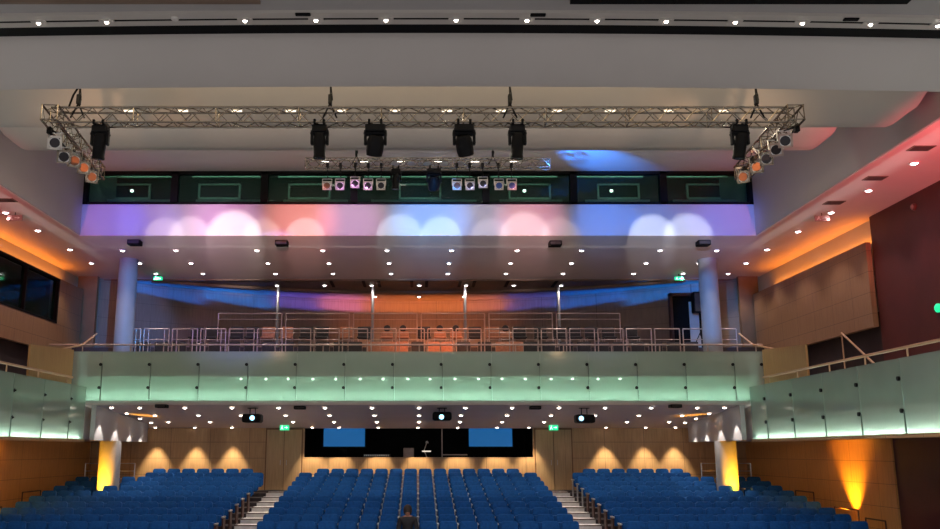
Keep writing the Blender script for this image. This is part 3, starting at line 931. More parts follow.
moving_head(396, 169.5, 24.5, False, 'black moving head light in the middle of the rear truss', (4, 3), sc=1.0)
moving_head(434, 169.5, 24.5, True, 'large dark moving head light on the rear truss, right of its middle', (30, 0), sc=1.15)

# par cans -----------------------------------------------------------
def par(p, label, lens, sc=1.0, face=(0, -1, -0.25), frame='steel', group='par cans', hang=None, gel='offwhite'):
    o = thing('par_can', label, 'stage light', p, group)
    f = Vector(face).normalized()
    R = f.to_track_quat('Z', 'Y').to_matrix().to_4x4()
    b = MB(); b.lathe([(0.0, -0.26 * sc), (0.05 * sc, -0.25 * sc), (0.085 * sc, -0.16 * sc), (0.105 * sc, -0.02), (0.105 * sc, 0.03 * sc), (0.09 * sc, 0.03 * sc)], 18, 0, R)
    cn = b.build('can', M[frame], o, smooth=True)
    q = 0.125 * sc
    b = MB()
    for (a, c, e, g) in ((-q, q, q - 0.035 * sc, q), (-q, q, -q, -q + 0.035 * sc), (-q, -q + 0.035 * sc, -q, q), (q - 0.035 * sc, q, -q, q)):
        b.box(a, c, e, g, 0.03 * sc, 0.045 * sc, 0, R)
    b.build('gel_frame', M[gel], o)
    b = MB(); b.lathe([(0, 0.0), (0.10 * sc, 0.01)], 18, 0, R); b.build('lens', M[lens], cn, smooth=True)
    b = MB(); b.path([(-0.13 * sc, 0, 0), (-0.13 * sc, 0.03, 0.2 * sc), (0.13 * sc, 0.03, 0.2 * sc), (0.13 * sc, 0, 0)], 0.012, 6); b.build('bracket', M[frame], o)
    if hang is not None:
        q = Vector(hang) - p
        b = MB(); b.tube((0, 0.03, 0.2 * sc), q, 0.016, 6); b.rbox(q.x - 0.04, q.x + 0.04, q.y - 0.06, q.y + 0.06, q.z - 0.10, q.z + 0.03, 0.01, 1); b.build('hook_clamp', M['blackgloss'], o)
    return o
lw = ['first', 'second', 'third', 'fourth', 'fifth']
for k, (px, py) in enumerate([(55, 143), (64, 157), (74.5, 161), (83.5, 168), (91.5, 177)]):
    d = 14.8 + 0.5 * k
    p = at_depth(px, py, d)
    par(p, 'par can on the left side truss, %s from its front end' % lw[k], 'lens_dark' if k < 2 else 'lens_warm', 0.95, (0.25 + 0.1 * k, -1, -0.2), group='par cans on the left side truss', gel='offwhite' if k == 0 else 'alu', hang=V3(-6.22 - 0.24 * (d - 14.35) / 3.05 - 0.13, d + 0.02, HT - 0.11 - 0.04 * (d - 14.35)))
for k, (px, py) in enumerate([(785, 141), (776, 150), (766.5, 159), (757, 167), (743.5, 177)]):
    d = 14.7 + 0.52 * k
    p = at_depth(px, py, d)
    par(p, 'par can on the right side truss, %s from its front end' % lw[k], 'lens_dark' if k < 3 else 'lens_warm', 0.95, (-0.25 - 0.1 * k, -1, -0.2), group='par cans on the right side truss', gel='rail' if k < 2 else 'alu', hang=V3(6.38 + 0.14 * (d - 14.35) / 3.05 + (0.13 if k < 3 else -0.13), d + 0.02, HT - 0.11 - 0.04 * (d - 14.35)))
for k, px in enumerate([327, 340, 355, 368, 381, 457, 470, 483, 499, 512]):
    p = at_depth(px, 185.5 - (2 if k in (2, 7) else 0), 24.3)
    n5 = k % 5
    par(p, 'par can on the rear truss, %s in the %s group' % (('leftmost', 'second from the left', 'middle one', 'second from the right', 'rightmost')[n5], 'left' if k < 5 else 'right'),
        'lens_blue' if k in (8, 9) else ('lens_warm' if k in (0, 5) else 'lens_dark'), 1.0, (0, -1, -0.35), group='par cans on the rear truss', hang=(p.x, 24.37, Z0 + 7.94))

# added warm spots without a fixture that make the side par cans glow
spot('par_fill', V3(-6.6, 15.4, 4.6), V3(-6.45, 16.9, 5.35), 60, (1.0, 0.55, 0.28), 90, 0.8)
spot('par_fill', V3(6.6, 15.4, 4.6), V3(6.45, 16.9, 5.35), 70, (1.0, 0.62, 0.35), 90, 0.8)

# =================================================================== COLOURED STAGE LIGHT
F0 = (V3(-4.5, DT, 5.0), V3(-0.7, DT, 4.98), V3(0.75, DT, 4.98), V3(4.7, DT, 5.0))
def fascia_spot(px, size, power, col, src=None, blend=0.25, py=237):
    t = at_depth(px, py, 27.4)
    s = src if src is not None else V3(max(-4.9, min(4.9, t.x * 0.6)), DT + 0.1, 4.75)
    spot('moving_head_beam', s, t, power, col, size, blend, 0.03)
for (px, sz, pw, col) in [(165, 6.0, 1950, (1.0, 0.78, 0.84)), (190, 6.4, 2850, (1.0, 0.82, 0.84)), (234, 8.4, 5400, (1.0, 0.86, 0.80)), (262, 6.0, 1800, (1.0, 0.80, 0.72)), (305, 6.2, 2550, (1.0, 0.78, 0.80)),
                          (400, 7.4, 2850, (0.70, 0.84, 1.0)), (441, 6.6, 3000, (0.70, 0.88, 1.0)), (490, 6.0, 1350, (0.9, 0.84, 1.0)), (525, 8.0, 2850, (1.0, 0.80, 0.78)), (560, 6.2, 1350, (1.0, 0.80, 0.84)),
                          (652, 7.0, 4050, (0.82, 0.90, 1.0)), (688, 7.2, 3750, (0.82, 0.90, 1.0))]:
    fascia_spot(px, sz, pw, col, blend=0.5)
for (px, sz, pw, col) in [(112, 11, 4500, (0.10, 0.12, 1.0)), (150, 11, 2700, (0.2, 0.16, 1.0)), (225, 13, 3900, (0.9, 0.30, 0.75)), (300, 13, 5400, (1.0, 0.20, 0.18)), (352, 12, 3200, (0.75, 0.3, 0.8)), (478, 11, 1800, (0.5, 0.5, 1.0)), (190, 14, 2500, (0.8, 0.5, 0.9)), (430, 14, 6300, (0.05, 0.32, 1.0)), (530, 12, 3750, (0.95, 0.30, 0.45)), (605, 11, 5400, (0.03, 0.22, 1.0)), (660, 11, 3300, (0.03, 0.22, 1.0)), (725, 12, 5100, (0.06, 0.18, 1.0))]:
    fascia_spot(px, sz, pw, col, blend=1.0, py=220)
# blue patch on the ceiling right of centre
spot('blue_beam', V3(3.0, 23.6, 7.4), V3(5.1, 25.8, 8.7), 2200, (0.02, 0.22, 1.0), 32, 0.8, 0.05)
# cove strips along the top of the curved balcony wall
for (xa, xb, pw, col) in [(-11.4, -8.8, 16, (0.0, 0.16, 1.0)), (-8.8, -6.2, 20, (0.01, 0.20, 1.0)), (-6.2, -4.2, 10, (0.16, 0.12, 1.0)), (-4.2, -2.4, 13, (0.7, 0.22, 0.55)), (-2.4, -0.2, 9, (1.0, 0.30, 0.10)), (-0.2, 2.0, 9, (1.0, 0.30, 0.08)),
                          (2.0, 3.8, 8, (0.9, 0.30, 0.20)), (3.8, 6.0, 9, (0.10, 0.13, 0.8)), (6.0, 8.6, 16, (0.0, 0.16, 1.0)), (8.6, 11.4, 20, (0.0, 0.20, 1.0))]:
    pa, pb = V3(xa, backD(xa) - 0.35, 6.12), V3(xb, backD(xb) - 0.35, 6.12)
    mid = (pa + pb) / 2
    area('balcony_cove_strip', mid, mid + Vector((0, 0.18, 1)), pw, col, (pb - pa).length, 0.08, xaxis=(pb - pa))
for (x, d, hx, hh, pw, col, sz) in [
    (-1.9, 36.8, -1.5, 5.6, 105, (1.0, 0.26, 0.06), 100), (0.5, 36.8, 0.6, 5.6, 115, (1.0, 0.26, 0.06), 100), (2.4, 36.6, 2.2, 5.6, 70, (1.0, 0.28, 0.07), 95)]:
    spot('balcony_wash', V3(x, d, 4.05), V3(hx, backD(hx), hh), pw, col, sz, 0.9, 0.1)
# orange light falling on the central balcony chairs
spot('balcony_amber', V3(0.6, 24.3, 7.2), V3(0.8, 32.2, 3.6), 1900, (1.0, 0.30, 0.10), 30, 0.9, 0.1)
spot('balcony_lilac', V3(-3.0, 24.2, 7.0), V3(-6.6, 31.6, 3.7), 700, (0.28, 0.26, 1.0), 40, 0.9, 0.1)
spot('balcony_lilac', V3(3.6, 24.2, 7.0), V3(6.6, 31.6, 3.7), 200, (0.3, 0.3, 1.0), 36, 0.9, 0.1)
# blue light on the columns and balcony ends
spot('column_blue', V3(-5.0, 17.5, 5.2), V3(-10.2, 31.0, 4.9), 4200, (0.0, 0.30, 1.0), 15, 0.7, 0.06)
spot('column_blue', V3(5.0, 17.5, 5.2), V3(10.2, 31.0, 4.9), 4000, (0.0, 0.30, 1.0), 12, 0.7, 0.06)
# pink wash on the right side soffit, weaker on the left
spot('pink_wash', V3(11.3, 12.5, 3.2), V3(12.1, 19.5, 6.6), 2000, (1.0, 0.10, 0.12), 48, 0.9, 0.1)
spot('pink_wash', V3(-11.3, 14.5, 3.4), V3(-12.1, 23.0, 6.6), 1100, (1.0, 0.12, 0.13), 48, 0.9, 0.1)

# =================================================================== YELLOW UPLIGHTS
def uplight(x, d, z, label, target, pw, sz):
    o = thing('uplight', label, 'uplight', V3(x, d, z), 'yellow floor uplights')
    b = MB(); b.rbox(-0.13, 0.13, -0.13, 0.13, 0, 0.14, 0.02, 2); b.build('housing', M['black'], o)
    b = MB(); b.lathe([(0, 0.17), (0.08, 0.16), (0.10, 0.14)], 14); b.build('lens', M['yellow_glow'], o, smooth=True)
    spot('uplight_beam', V3(x, d, z + 0.2), target, pw, (1.0, 0.42, 0.02), sz, 0.9, 0.05, parent=o)
for sx, nm in ((-1, 'left'), (1, 'right')):
    uplight(10.85 * sx, 30.62, -2.0, 'yellow uplight at the foot of the %s column' % nm, V3(10.66 * sx, 31.3, -0.85), 760, 50)
uplight(12.55, 27.5, -2.35, 'yellow uplight against the right wood wall', V3(12.9, 27.5, -0.2), 760, 72)
uplight(-12.55, 26.9, -2.6, 'yellow uplight against the left wood wall', V3(-12.9, 26.9, -0.4), 1200, 76)

# =================================================================== CEILING FITTINGS
def blackbox(px, py, plane, w, label, name='ceiling_speaker', cat='speaker', grp=None, h=0.16):
    p = at_plane(px, py, *plane)
    o = thing(name, label, cat, p, grp)
    b = MB(); b.rbox(-w / 2, w / 2, -0.18, 0.18, -h, 0.0, 0.02, 2); b.build('body', M['black'], o)
    b = MB(); b.box(-w / 2 + 0.03, w / 2 - 0.03, -0.19, -0.178, -h + 0.03, -0.03); b.build('grille', M['charcoal'], o)
for k, (px, py) in enumerate([(135, 240.5), (282, 241), (555, 241.5), (703, 241)]):
    blackbox(px, py, (HC,), 0.4, 'black box on the front edge of the balcony ceiling, %s' % ('leftmost', 'second from the left', 'second from the right', 'rightmost')[k], grp='black boxes on the balcony ceiling')
for k, (px, py) in enumerate([(162, 404.5), (300, 406), (535, 406), (675, 404.5)]):
    blackbox(px, py, (1.45 + 0.077 * 29.0, -0.077), 0.36, 'black box under the balcony, %s' % ('leftmost', 'second from the left', 'second from the right', 'rightmost')[k], grp='black boxes under the balcony', h=0.11)
for k, (px, py) in enumerate([(921, 148), (875, 178), (834, 202.5), (6, 200)]):
    p = at_plane(px, py, HC)
    o = thing('air_vent', 'dark square vent in the %s side soffit%s' % ('right' if k < 3 else 'left', (', nearest the stage', ', middle of three', ', nearest the balcony', '')[k]), 'vent', p, 'vents in the side soffits')
    b = MB(); b.box(-0.25, 0.25, -0.17, 0.17, -0.015, 0.0); b.build('frame', M['brown_ceiling'], o)
    b = MB()
    for j in range(6): b.box(-0.21, 0.21, -0.14 + 0.05 * j, -0.115 + 0.05 * j, -0.025, -0.01)
    b.build('louvre', M['darkrecess'], o)
for k, px in enumerate((332, 364, 379, 411.8, 426.6, 459.8, 474, 507, 555)):
    p = at_plane(px, 283, HC)
    b = MB(); b.box(-0.06, 0.06, -0.8, 0.8, -0.03, 0.0)
    o = b.build('slot_vent', M['black'], loc=p); tag(o, 'black slot in the brown balcony ceiling, %s' % from_side(k, 9), 'slot vent', 'black slots in the balcony ceiling')
for k, px in enumerate((303, 538, 851)):
    py = (13.5, 14, 18.5)[k]
    p = at_plane(px, py, 6.125)
    b = MB(); b.rbox(-0.11, 0.11, -0.035, 0.035, -0.03, 0.0, 0.008, 1)
    o = b.build('sensor', M['black'], loc=p); tag(o, 'small black plate on the top beam, %s' % ('left of centre', 'right of centre', 'near the right edge')[k], 'sensor', 'small plates on the top beam')
b = MB(); pa, pb = at_plane(570, -1.0, 6.17), at_plane(905, 1.0, 6.17)
b.box(pa.x, pb.x, pa.y - 0.10, pa.y + 0.02, Z0 + 6.10, Z0 + 6.155)
tag(b.build('ceiling_track', M['black']), 'black track on the ceiling at the upper right edge', 'track')
b = MB(); pa, pb = at_plane(-5, 1.0, 6.17), at_plane(260, -1.0, 6.17)
b.box(pa.x, pb.x, pa.y - 0.06, pa.y, Z0 + 6.12, Z0 + 6.155)
tag(b.build('ceiling_track', M['brown_ceiling']), 'brown track on the ceiling at the upper left edge', 'track')

# exit signs ---------------------------------------------------------
def exit_sign(p, label, w=0.36, h=0.2, lit=True):
    o = thing('exit_sign', label, 'exit sign', p, None)
    b = MB(); b.rbox(-w / 2, w / 2, -0.03, 0.03, -h / 2, h / 2, 0.012, 1); b.build('sign_box', M['exit_green'] if lit else M['exit_dim'], o)
    b = MB()   # running figure and arrow
    y = -0.036
    def q(*a): b.face([(x * w, y, z * h) for x, z in a])
    q((-0.28, 0.22), (-0.20, 0.22), (-0.20, 0.36), (-0.28, 0.36))
    q((-0.34, -0.02), (-0.22, -0.05), (-0.16, 0.18), (-0.28, 0.18))
    q((-0.40, -0.34), (-0.34, -0.36), (-0.24, -0.04), (-0.34, -0.02))
    q((-0.26, -0.04), (-0.18, -0.06), (-0.10, -0.34), (-0.16, -0.36))
    q((0.0, -0.06), (0.22, -0.06), (0.22, 0.06), (0.0, 0.06))
    q((0.22, -0.2), (0.38, 0.0), (0.22, 0.2), (0.22, 0.0))
    b.build('pictogram', M['exit_white'] if lit else M['offwhite'], o)
    b = MB(); b.tube((0, 0, h / 2), (0, 0, h / 2 + 0.12), 0.012, 6); b.build('hanger', M['blackgloss'], o)
    return o
exit_sign(at_depth(284.5, 427.5, 35.3), 'green exit sign above the left door under the balcony', 0.36, 0.22)
exit_sign(at_depth(553.5, 427.5, 35.3), 'green exit sign above the right door under the balcony', 0.36, 0.22)
exit_sign(at_depth(158, 278.5, 33.6), 'green exit sign under the balcony ceiling at the left', 0.34, 0.14)
exit_sign(at_depth(679, 278.5, 33.6), 'green exit sign under the balcony ceiling at the right', 0.34, 0.14)
p = at_plane(822, 218.5, HC - 0.16); exit_sign(p, 'dim unlit sign hanging from the right side soffit', 0.42, 0.16, False)
p = at_plane(15, 218, HC - 0.16); exit_sign(p, 'dim unlit sign hanging from the left side soffit', 0.42, 0.16, False)
def round_wall_light(px, py, label, mat, rim, sz=1.0):
    u, de, up = ray(px, py); t = 12.98 / u
    p = V3(12.995, de * t, up * t)
    R = Matrix.Rotation(-PI / 2, 4, 'Y')
    o = thing('wall_light', label, 'wall light', p)
    b = MB(); b.lathe([(0, 0), (0.15 * sz, 0), (0.15 * sz, 0.05), (0.12 * sz, 0.07)], 16, 0, R); b.build('rim', M[rim], o, smooth=True)
    b = MB(); b.lathe([(0.12 * sz, 0.06), (0.08 * sz, 0.09), (0, 0.1)], 16, 0, R); b.build('lens', M[mat], o, smooth=True)
round_wall_light(938.5, 308, 'round green light on the dark red wall at the right edge', 'exit_green', 'exit_green', 0.75)
round_wall_light(914, 207, 'small round fitting high on the dark red wall at the right', 'exit_dim', 'red_wall', 0.65)

# projectors ---------------------------------------------------------
for k, (px, py, lx, ly) in enumerate([(252.5, 416, 252.5, 418), (442, 414, 441.5, 417), (584.5, 416.5, 581, 418.5)]):
    d = 29.9
    p = at_depth(px, py + 3, d)
    o = thing('projector', 'dark ceiling projector with glowing lens under the balcony, %s' % ('left one', 'middle one', 'right one')[k], 'projector', p, 'projectors under the balcony')
    b = MB(); b.rbox(-0.31, 0.31, -0.3, 0.3, -0.12, 0.16, 0.07, 3); b.build('body', M['blackgloss'], o, smooth=True)
    q = at_depth(lx, ly, d - 0.3) - p
    b = MB(); b.lathe([(0.08, 0.06), (0.12, 0.06), (0.12, 0.0), (0.10, -0.02)], 16, 0, Matrix.Translation(q) @ Matrix.Rotation(PI / 2, 4, 'X')); b.build('lens_ring', M['blackgloss'], o, smooth=True)
    b = MB(); b.lathe([(0, 0.07), (0.06, 0.055), (0.095, 0.02)], 16, 0, Matrix.Translation(q) @ Matrix.Rotation(PI / 2, 4, 'X')); b.build('lens', M['lamp_blue'], o, smooth=True)
    top = soff(d) - (p.z - Z0)
    b = MB()
    for s in (-1, 1): b.tube((s * 0.09, 0, 0.1), (s * 0.09, 0, top), 0.015, 8)
    b.box(-0.16, 0.16, -0.1, 0.1, top - 0.02, top); b.build('ceiling_mount', M['blackgloss'], o)

# =================================================================== DOORS AND BOOTH
for k, (x0, x1, nm) in enumerate(((-6.02, -4.55, 'left'), (4.6, 6.1, 'right'))):
    f = MB(); f.box(x0, x1, DB - 0.05, DB, Z0 - 1.5, Z0 + soff(DB - 0.05)); 
    d = struct(f.build('door_%d' % (k + 1), M['brown']), 'double wooden door at the top of the %s aisle' % nm, 'door')
    xm = (x0 + x1) / 2
    for (a, c, hx) in ((x0 + 0.05, xm - 0.015, xm - 0.12), (xm + 0.015, x1 - 0.05, xm + 0.12)):
        g = MB(); g.box(a, c, DB - 0.10, DB - 0.05, Z0 - 1.49, Z0 + 0.82); lf = g.build('door_leaf', M['door_wood'], d)
        g = MB(); g.tube(V3(hx, DB - 0.14, -0.55), V3(hx, DB - 0.14, -0.35), 0.012, 8); g.build('door_handle', M['steel'], lf)
# booth contents
for nm, xa, xb in (('left', 323.5, 365), ('right', 469, 512)):
    pa = at_depth(xa, 446.5, DB + 0.6); pb = at_depth(xb, 428.0, DB + 0.6)
    o = thing('booth_screen', 'blue lit screen in the %s half of the sound booth' % nm, 'screen', ((pa.x + pb.x) / 2, DB + 0.6, pa.z), 'blue screens in the booth')
    w = (pb.x - pa.x) / 2; h = pb.z - pa.z
    b = MB(); b.rbox(-w - 0.05, w + 0.05, 0.0, 0.08, -0.05, h + 0.05, 0.012, 1); b.build('bezel', M['black'], o)
    b = MB(); b.box(-w, w, -0.006, 0.0, 0, h); b.build('display', M['screen_blue'], o)
    b = MB(); b.box(-0.1, 0.1, 0.02, 0.06, Z0 - 0.28 - pa.z, -0.04); b.build('stand', M['black'], o)
b = MB(); b.box(-4.45, 4.5, DB + 0.25, DB + 1.0, Z0 - 0.35, Z0 - 0.28); 
o = b.build('booth_desk', M['black']); tag(o, 'black desk running along the sound booth opening', 'desk')
g = MB()
for x in (-4.2, -1.4, 1.4, 4.2): g.box(x - 0.03, x + 0.03, DB + 0.3, DB + 0.95, Z0 - 1.1, Z0 - 0.35)
g.build('desk_leg', M['black'], o)
p = at_depth(377, 449, DB + 0.5)
o = thing('mixing_console', 'dark mixing console on the booth desk beside the left screen', 'console', (p.x, DB + 0.55, Z0 - 0.28))
b = MB(); b.prism([(-0.3, 0), (0.3, 0), (0.3, 0.16), (-0.3, 0.05)], 'x', -0.55, 0.55); b.build('console_body', M['blackgloss'], o)
b = MB()
for j in range(14): b.box(-0.5 + 0.073 * j, -0.47 + 0.073 * j, -0.2, 0.2, 0.08, 0.13, 0)
b.build('fader_strip', M['steel'], o)
p = at_depth(408.5, 442, DB + 0.8)
o = thing('office_chair', 'grey backed chair in the middle of the sound booth', 'chair', (p.x, DB + 1.35, Z0 - 1.1))
b = MB(); b.rbox(-0.22, 0.22, 0.12, 0.19, 0.62, 1.22, 0.03, 2); b.build('backrest', M['rail'], o)
b = MB(); b.rbox(-0.24, 0.24, -0.25, 0.22, 0.44, 0.52, 0.03, 2); b.build('seat', M['charcoal'], o)
b = MB(); b.tube((0, 0, 0.05), (0, 0, 0.44), 0.03, 8)
for j in range(5):
    t = j * 2 * PI / 5; b.tube((0, 0, 0.08), (0.28 * math.cos(t), 0.28 * math.sin(t), 0.04), 0.02, 6)
b.build('pedestal', M['blackgloss'], o)
p = at_depth(427, 443.5, DB + 0.5)
o = thing('desk_lamp', 'small desk lamp with a self-glowing shelf in the sound booth right of the chair', 'lamp', (p.x, DB + 0.5, Z0 - 0.28))
b = MB(); b.lathe([(0, 0), (0.09, 0), (0.09, 0.02), (0, 0.03)], 14); b.build('base', M['blackgloss'], o)
b = MB(); b.path([(0, 0, 0.02), (-0.12, 0, 0.3), (0.0, 0, 0.62)], 0.014, 6); b.build('arm', M['offwhite'], o)
b = MB(); b.rbox(-0.2, 0.16, -0.06, 0.06, 0.24, 0.29, 0.015, 1); b.build('glowing_shelf', glow('shelf_glow', (0.8, 0.72, 0.6), 0.55), o)  # shelf glows by itself so that it looks lit
b = MB(); b.lathe([(0, 0.68), (0.05, 0.64), (0.06, 0.58)], 10); b.build('shade', M['offwhite'], o)
p = at_depth(442, 440, DB + 0.25)
b = MB(); b.box(-0.02, 0.02, 0, 0.04, 0, 1.15); b.box(0.0, 1.0, 0, 0.04, 0.08, 0.12)
o = b.build('booth_railing', M['rail'], loc=(p.x, DB + 0.22, Z0 - 0.25)); tag(o, 'thin pale upright and ledge in the booth beside the right screen', 'frame')
spot('booth_dim', V3(0.2, DB + 1.2, 0.9), V3(0.1, DB + 0.9, -0.3), 3, (1, 0.9, 0.8), 110, 0.9)

# dark side opening on the balcony, right
b = MB()
b.box(10.05, 11.6, 35.35, 35.5, Z0 + 2.2, Z0 + 6.05, 0)
o = struct(b.build('door_3', [M['black']]), 'dark side opening at the right end of the balcony', 'door')
g = MB(); g.box(9.98, 10.08, 35.2, 35.5, Z0 + 2.2, Z0 + 6.12); g.box(9.98, 11.65, 35.2, 35.5, Z0 + 6.02, Z0 + 6.14); g.build('door_frame', M['endpanel'], o)
g = MB(); g.box(10.75, 11.15, 35.30, 35.36, Z0 + 3.4, Z0 + 5.8); g.build('door_panel', M['sidewall'], o)
p = at_depth(699, 308, 34.6)
o = thing('loudspeaker', 'black loudspeaker in front of the dark opening beside the right column', 'speaker', (p.x, 34.6, Z0 + 3.75))
b = MB(); b.rbox(-0.24, 0.24, -0.2, 0.2, 1.5, 2.3, 0.03, 2); b.build('cabinet', M['black'], o)
b = MB(); b.box(-0.2, 0.2, -0.212, -0.2, 1.54, 2.26); b.build('grille', M['charcoal'], o)
b = MB(); b.tube((0, 0, 0.6), (0, 0, 1.5), 0.025, 8); b.build('pole', M['black'], o)
for j in range(3):
    t = j * 2 * PI / 3 + 0.4
    b = MB(); b.tube((0, 0, 0.75), (0.4 * math.cos(t), 0.4 * math.sin(t), 0.0), 0.016, 6); b.build('leg', M['black'], o)

# side wall thin guard rails down in the stalls
def low_guard(x, d0, d1, z, label):
    o = thing('guard_rail', label, 'guard rail', V3(x, d0, z), None)
    L = d1 - d0
    b = MB(); b.path([(0, 0, 0), (0, 0, 0.95), (0, L, 0.95), (0, L, 0)], 0.022, 8); b.build('frame', M['endpanel'], o, smooth=True)
    b = MB(); b.tube((0, 0, 0.5), (0, L, 0.5), 0.016, 6); b.build('bar', M['endpanel'], o, smooth=True)
for sx, nm in ((-1, 'left'), (1, 'right')):
    for k, (d0, d1) in enumerate(((25.2, 26.3), (26.7, 28.2), (29.6, 31.0))):
        low_guard(12.62 * sx, d0, d1, -1.6 - 0.127 * (34.7 - d0) , 'thin guard rail along the %s wood wall, %s' % (nm, ('nearest the stage', 'beside the uplight', 'nearest the yellow column')[k]))
    o = thing('guard_rail', 'steel guard rail at the %s side entrance behind the seats' % nm, 'guard rail', V3(10.35 * sx, 33.7, -1.6))
    for j in range(3):
        b = MB(); b.tube((0.9 * sx * j, 0, 0), (0.9 * sx * j, 0, 1.15), 0.022, 8); b.build('post', M['steel'], o, smooth=True)
    for z in (0.6, 0.88, 1.15):
        b = MB(); b.tube((0, 0, z), (1.8 * sx, 0, z), 0.018, 8); b.build('bar', M['steel'], o, smooth=True)

# =================================================================== BALCONY CHAIRS
def make_chair(mat):
    o = thing('balcony_chair', '', 'chair', (0, 0, 0))
    b = MB(); b.rbox(-0.25, 0.25, 0.16, 0.22, 0.46, 0.90, 0.04, 2); b.build('backrest', mat, o, smooth=True)
    b = MB(); b.rbox(-0.25, 0.25, -0.24, 0.20, 0.40, 0.48, 0.03, 2); b.build('seat', mat, o, smooth=True)
    for x in (-0.22, 0.22):
        for y in (-0.2, 0.18):
            b = MB(); b.tube((x, y, 0), (x, y, 0.41), 0.013, 6); b.build('leg', M['rail'], o)
    b = MB()
    for x in (-0.24, 0.24): b.tube((x, 0.19, 0.4), (x, 0.19, 0.8), 0.013, 6)
    b.tube((-0.24, 0.19, 0.42), (0.24, 0.19, 0.42), 0.013, 6)
    b.build('back_frame', M['rail'], o)
    return o
def make_round_chair():
    o = thing('balcony_chair', '', 'chair', (0, 0, 0))
    b = MB(); b.lathe([(0, -0.03), (0.11, -0.03), (0.13, 0), (0.11, 0.03), (0, 0.03)], 18, 0, Matrix.Translation((0, 0.19, 0.84)) @ Matrix.Rotation(PI / 2, 4, 'X')); b.build('headrest', M['charcoal'], o, smooth=True)
    b = MB(); b.rbox(-0.22, 0.22, 0.15, 0.20, 0.45, 0.72, 0.04, 2); b.build('backrest', M['terracotta'], o, smooth=True)
    b = MB(); b.rbox(-0.24, 0.24, -0.24, 0.20, 0.40, 0.48, 0.03, 2); b.build('seat', M['terracotta'], o, smooth=True)
    for x in (-0.21, 0.21):
        for y in (-0.2, 0.17):
            b = MB(); b.tube((x, y, 0), (x, y, 0.41), 0.013, 6); b.build('leg', M['rail'], o)
    return o
dark_c = make_chair(M['charcoal']); terra_c = make_chair(M['terracotta']); round_c = make_round_chair()
used = set()
def put(kind, x, d, z, label):
    proto = {'d': dark_c, 't': terra_c, 'r': round_c}[kind]
    grp = {'d': 'dark balcony chairs', 't': 'terracotta balcony chairs', 'r': 'round topped balcony chairs'}[kind]
    if kind not in used:
        used.add(kind); proto.location = V3(x, d, z); proto['label'] = label; proto['group'] = grp; return proto
    return dup(proto, V3(x, d, z), label, grp)
tiers = [('lower', 32.1, 2.95, 346), ('upper', 34.0, 3.75, 330)]
for tn, d, z, py in tiers:
    if tn == 'lower':
        lst = [(px, 'd') for px in range(142, 345, 18)] + [(355, 'd'), (373, 't'), (387, 't'), (401, 't'), (418, 'd'), (433, 't'), (448, 't'), (464, 'd'), (485, 'd'), (503, 't'), (517, 't'), (531, 'd')] + [(px, 'd') for px in range(549, 696, 18)]
    else:
        lst = [(196, 'd'), (212, 'd'), (236, 'd'), (252, 'd'), (268, 't'), (286, 't'), (306, 'd'), (322, 'd'), (346, 't'), (364, 'd'), (387, 'r'), (403, 'r'), (424, 'd'), (440, 'r'), (456, 'r'), (475, 'd'), (493, 't'), (506, 'r'), (520, 'd'), (541, 'd'), (560, 'd'), (575, 'd'), (592, 'd'), (609, 'd'), (632, 'd')]
    n = len(lst)
    for k, (px, kind) in enumerate(lst):
        p = at_depth(px, py, d)
        nm = {'d': 'dark upholstered chair', 't': 'terracotta chair', 'r': 'terracotta chair with a dark round headrest'}[kind]
        put(kind, p.x, d, z, '%s on the %s balcony tier, %s' % (nm, tn, from_side(k, n)))

# =================================================================== STALLS SEATS
def seat_parts():
    b = MB()
    t = bmesh.new()
    bmesh.ops.create_cube(t, size=1.0)
    for v in t.verts:
        v.co = Vector((v.co.x * 0.475, v.co.y * 0.085, 0.65 + v.co.z * 0.46))
    es = [e for e in t.edges if abs(e.verts[0].co.x - e.verts[1].co.x) < 1e-6 and abs(e.verts[0].co.z - e.verts[1].co.z) < 1e-6 and e.verts[0].co.z > 0.7]
    bmesh.ops.bevel(t, geom=es, offset=0.085, segments=4, affect='EDGES', profile=0.5)
    bmesh.ops.bevel(t, geom=[e for e in t.edges if e.calc_face_angle(0) > 0.5], offset=0.018, segments=2, affect='EDGES', profile=0.5)
    b._merge(t, 0, Matrix.Translation((0, 0.0, 0)) @ Matrix.Rotation(math.radians(-7), 4, 'X') @ Matrix.Translation((0, 0.02, 0)))
    back = b
    c = MB(); c.rbox(-0.225, 0.225, -0.17, -0.07, 0.36, 0.66, 0.035, 2, 0, Matrix.Rotation(math.radians(-3), 4, 'X'))
    a = MB()
    a.rbox(-0.035, 0.035, -0.30, 0.06, 0.60, 0.645, 0.015, 2, 0)
    a.box(-0.02, 0.02, -0.12, -0.04, 0.0, 0.61, 0)
    return back, c, a
bk, cu, ar = seat_parts()
seat0 = thing('auditorium_seat', '', 'seat')
o_back = bk.build('backrest', M['blue_seat'], seat0, smooth=True)
o_cush = cu.build('seat_cushion', M['blue_seat'], seat0, smooth=True)
o_arm = ar.build('armrest', M['steel'], seat0, loc=(-0.275, 0, 0), smooth=True)
b = MB(); b.rbox(-0.02, 0.02, -0.28, 0.05, 0.05, 0.60, 0.01, 1); end_proto = b.build('end_panel', M['endpanel']); end_me = end_proto.data; bpy.data.objects.remove(end_proto)
me_back, me_cush, me_arm = o_back.data, o_cush.data, o_arm.data
SW = 0.55
allseats = []
for i in range(11):
    nC = 14 if i == 0 else 16
    for k in range(nC):
        x = (-(nC - 1) / 2 + k) * SW
        allseats.append((i, 'centre', k, nC, x))
    for sx, nm in ((-1, 'left'), (1, 'right')):
        if i == 0: ks = list(range(1, 8))
        elif i == 1: ks = list(range(0, 8))
        else: ks = list(range(0, 12))
        for k in ks:
            x = sx * (5.9 + k * SW)
            px = 418 + 900 * (x + 0.25) / rowD(i) * 1.035
            if px < 0: continue
            allseats.append((i, nm, k - ks[0], len(ks), x))
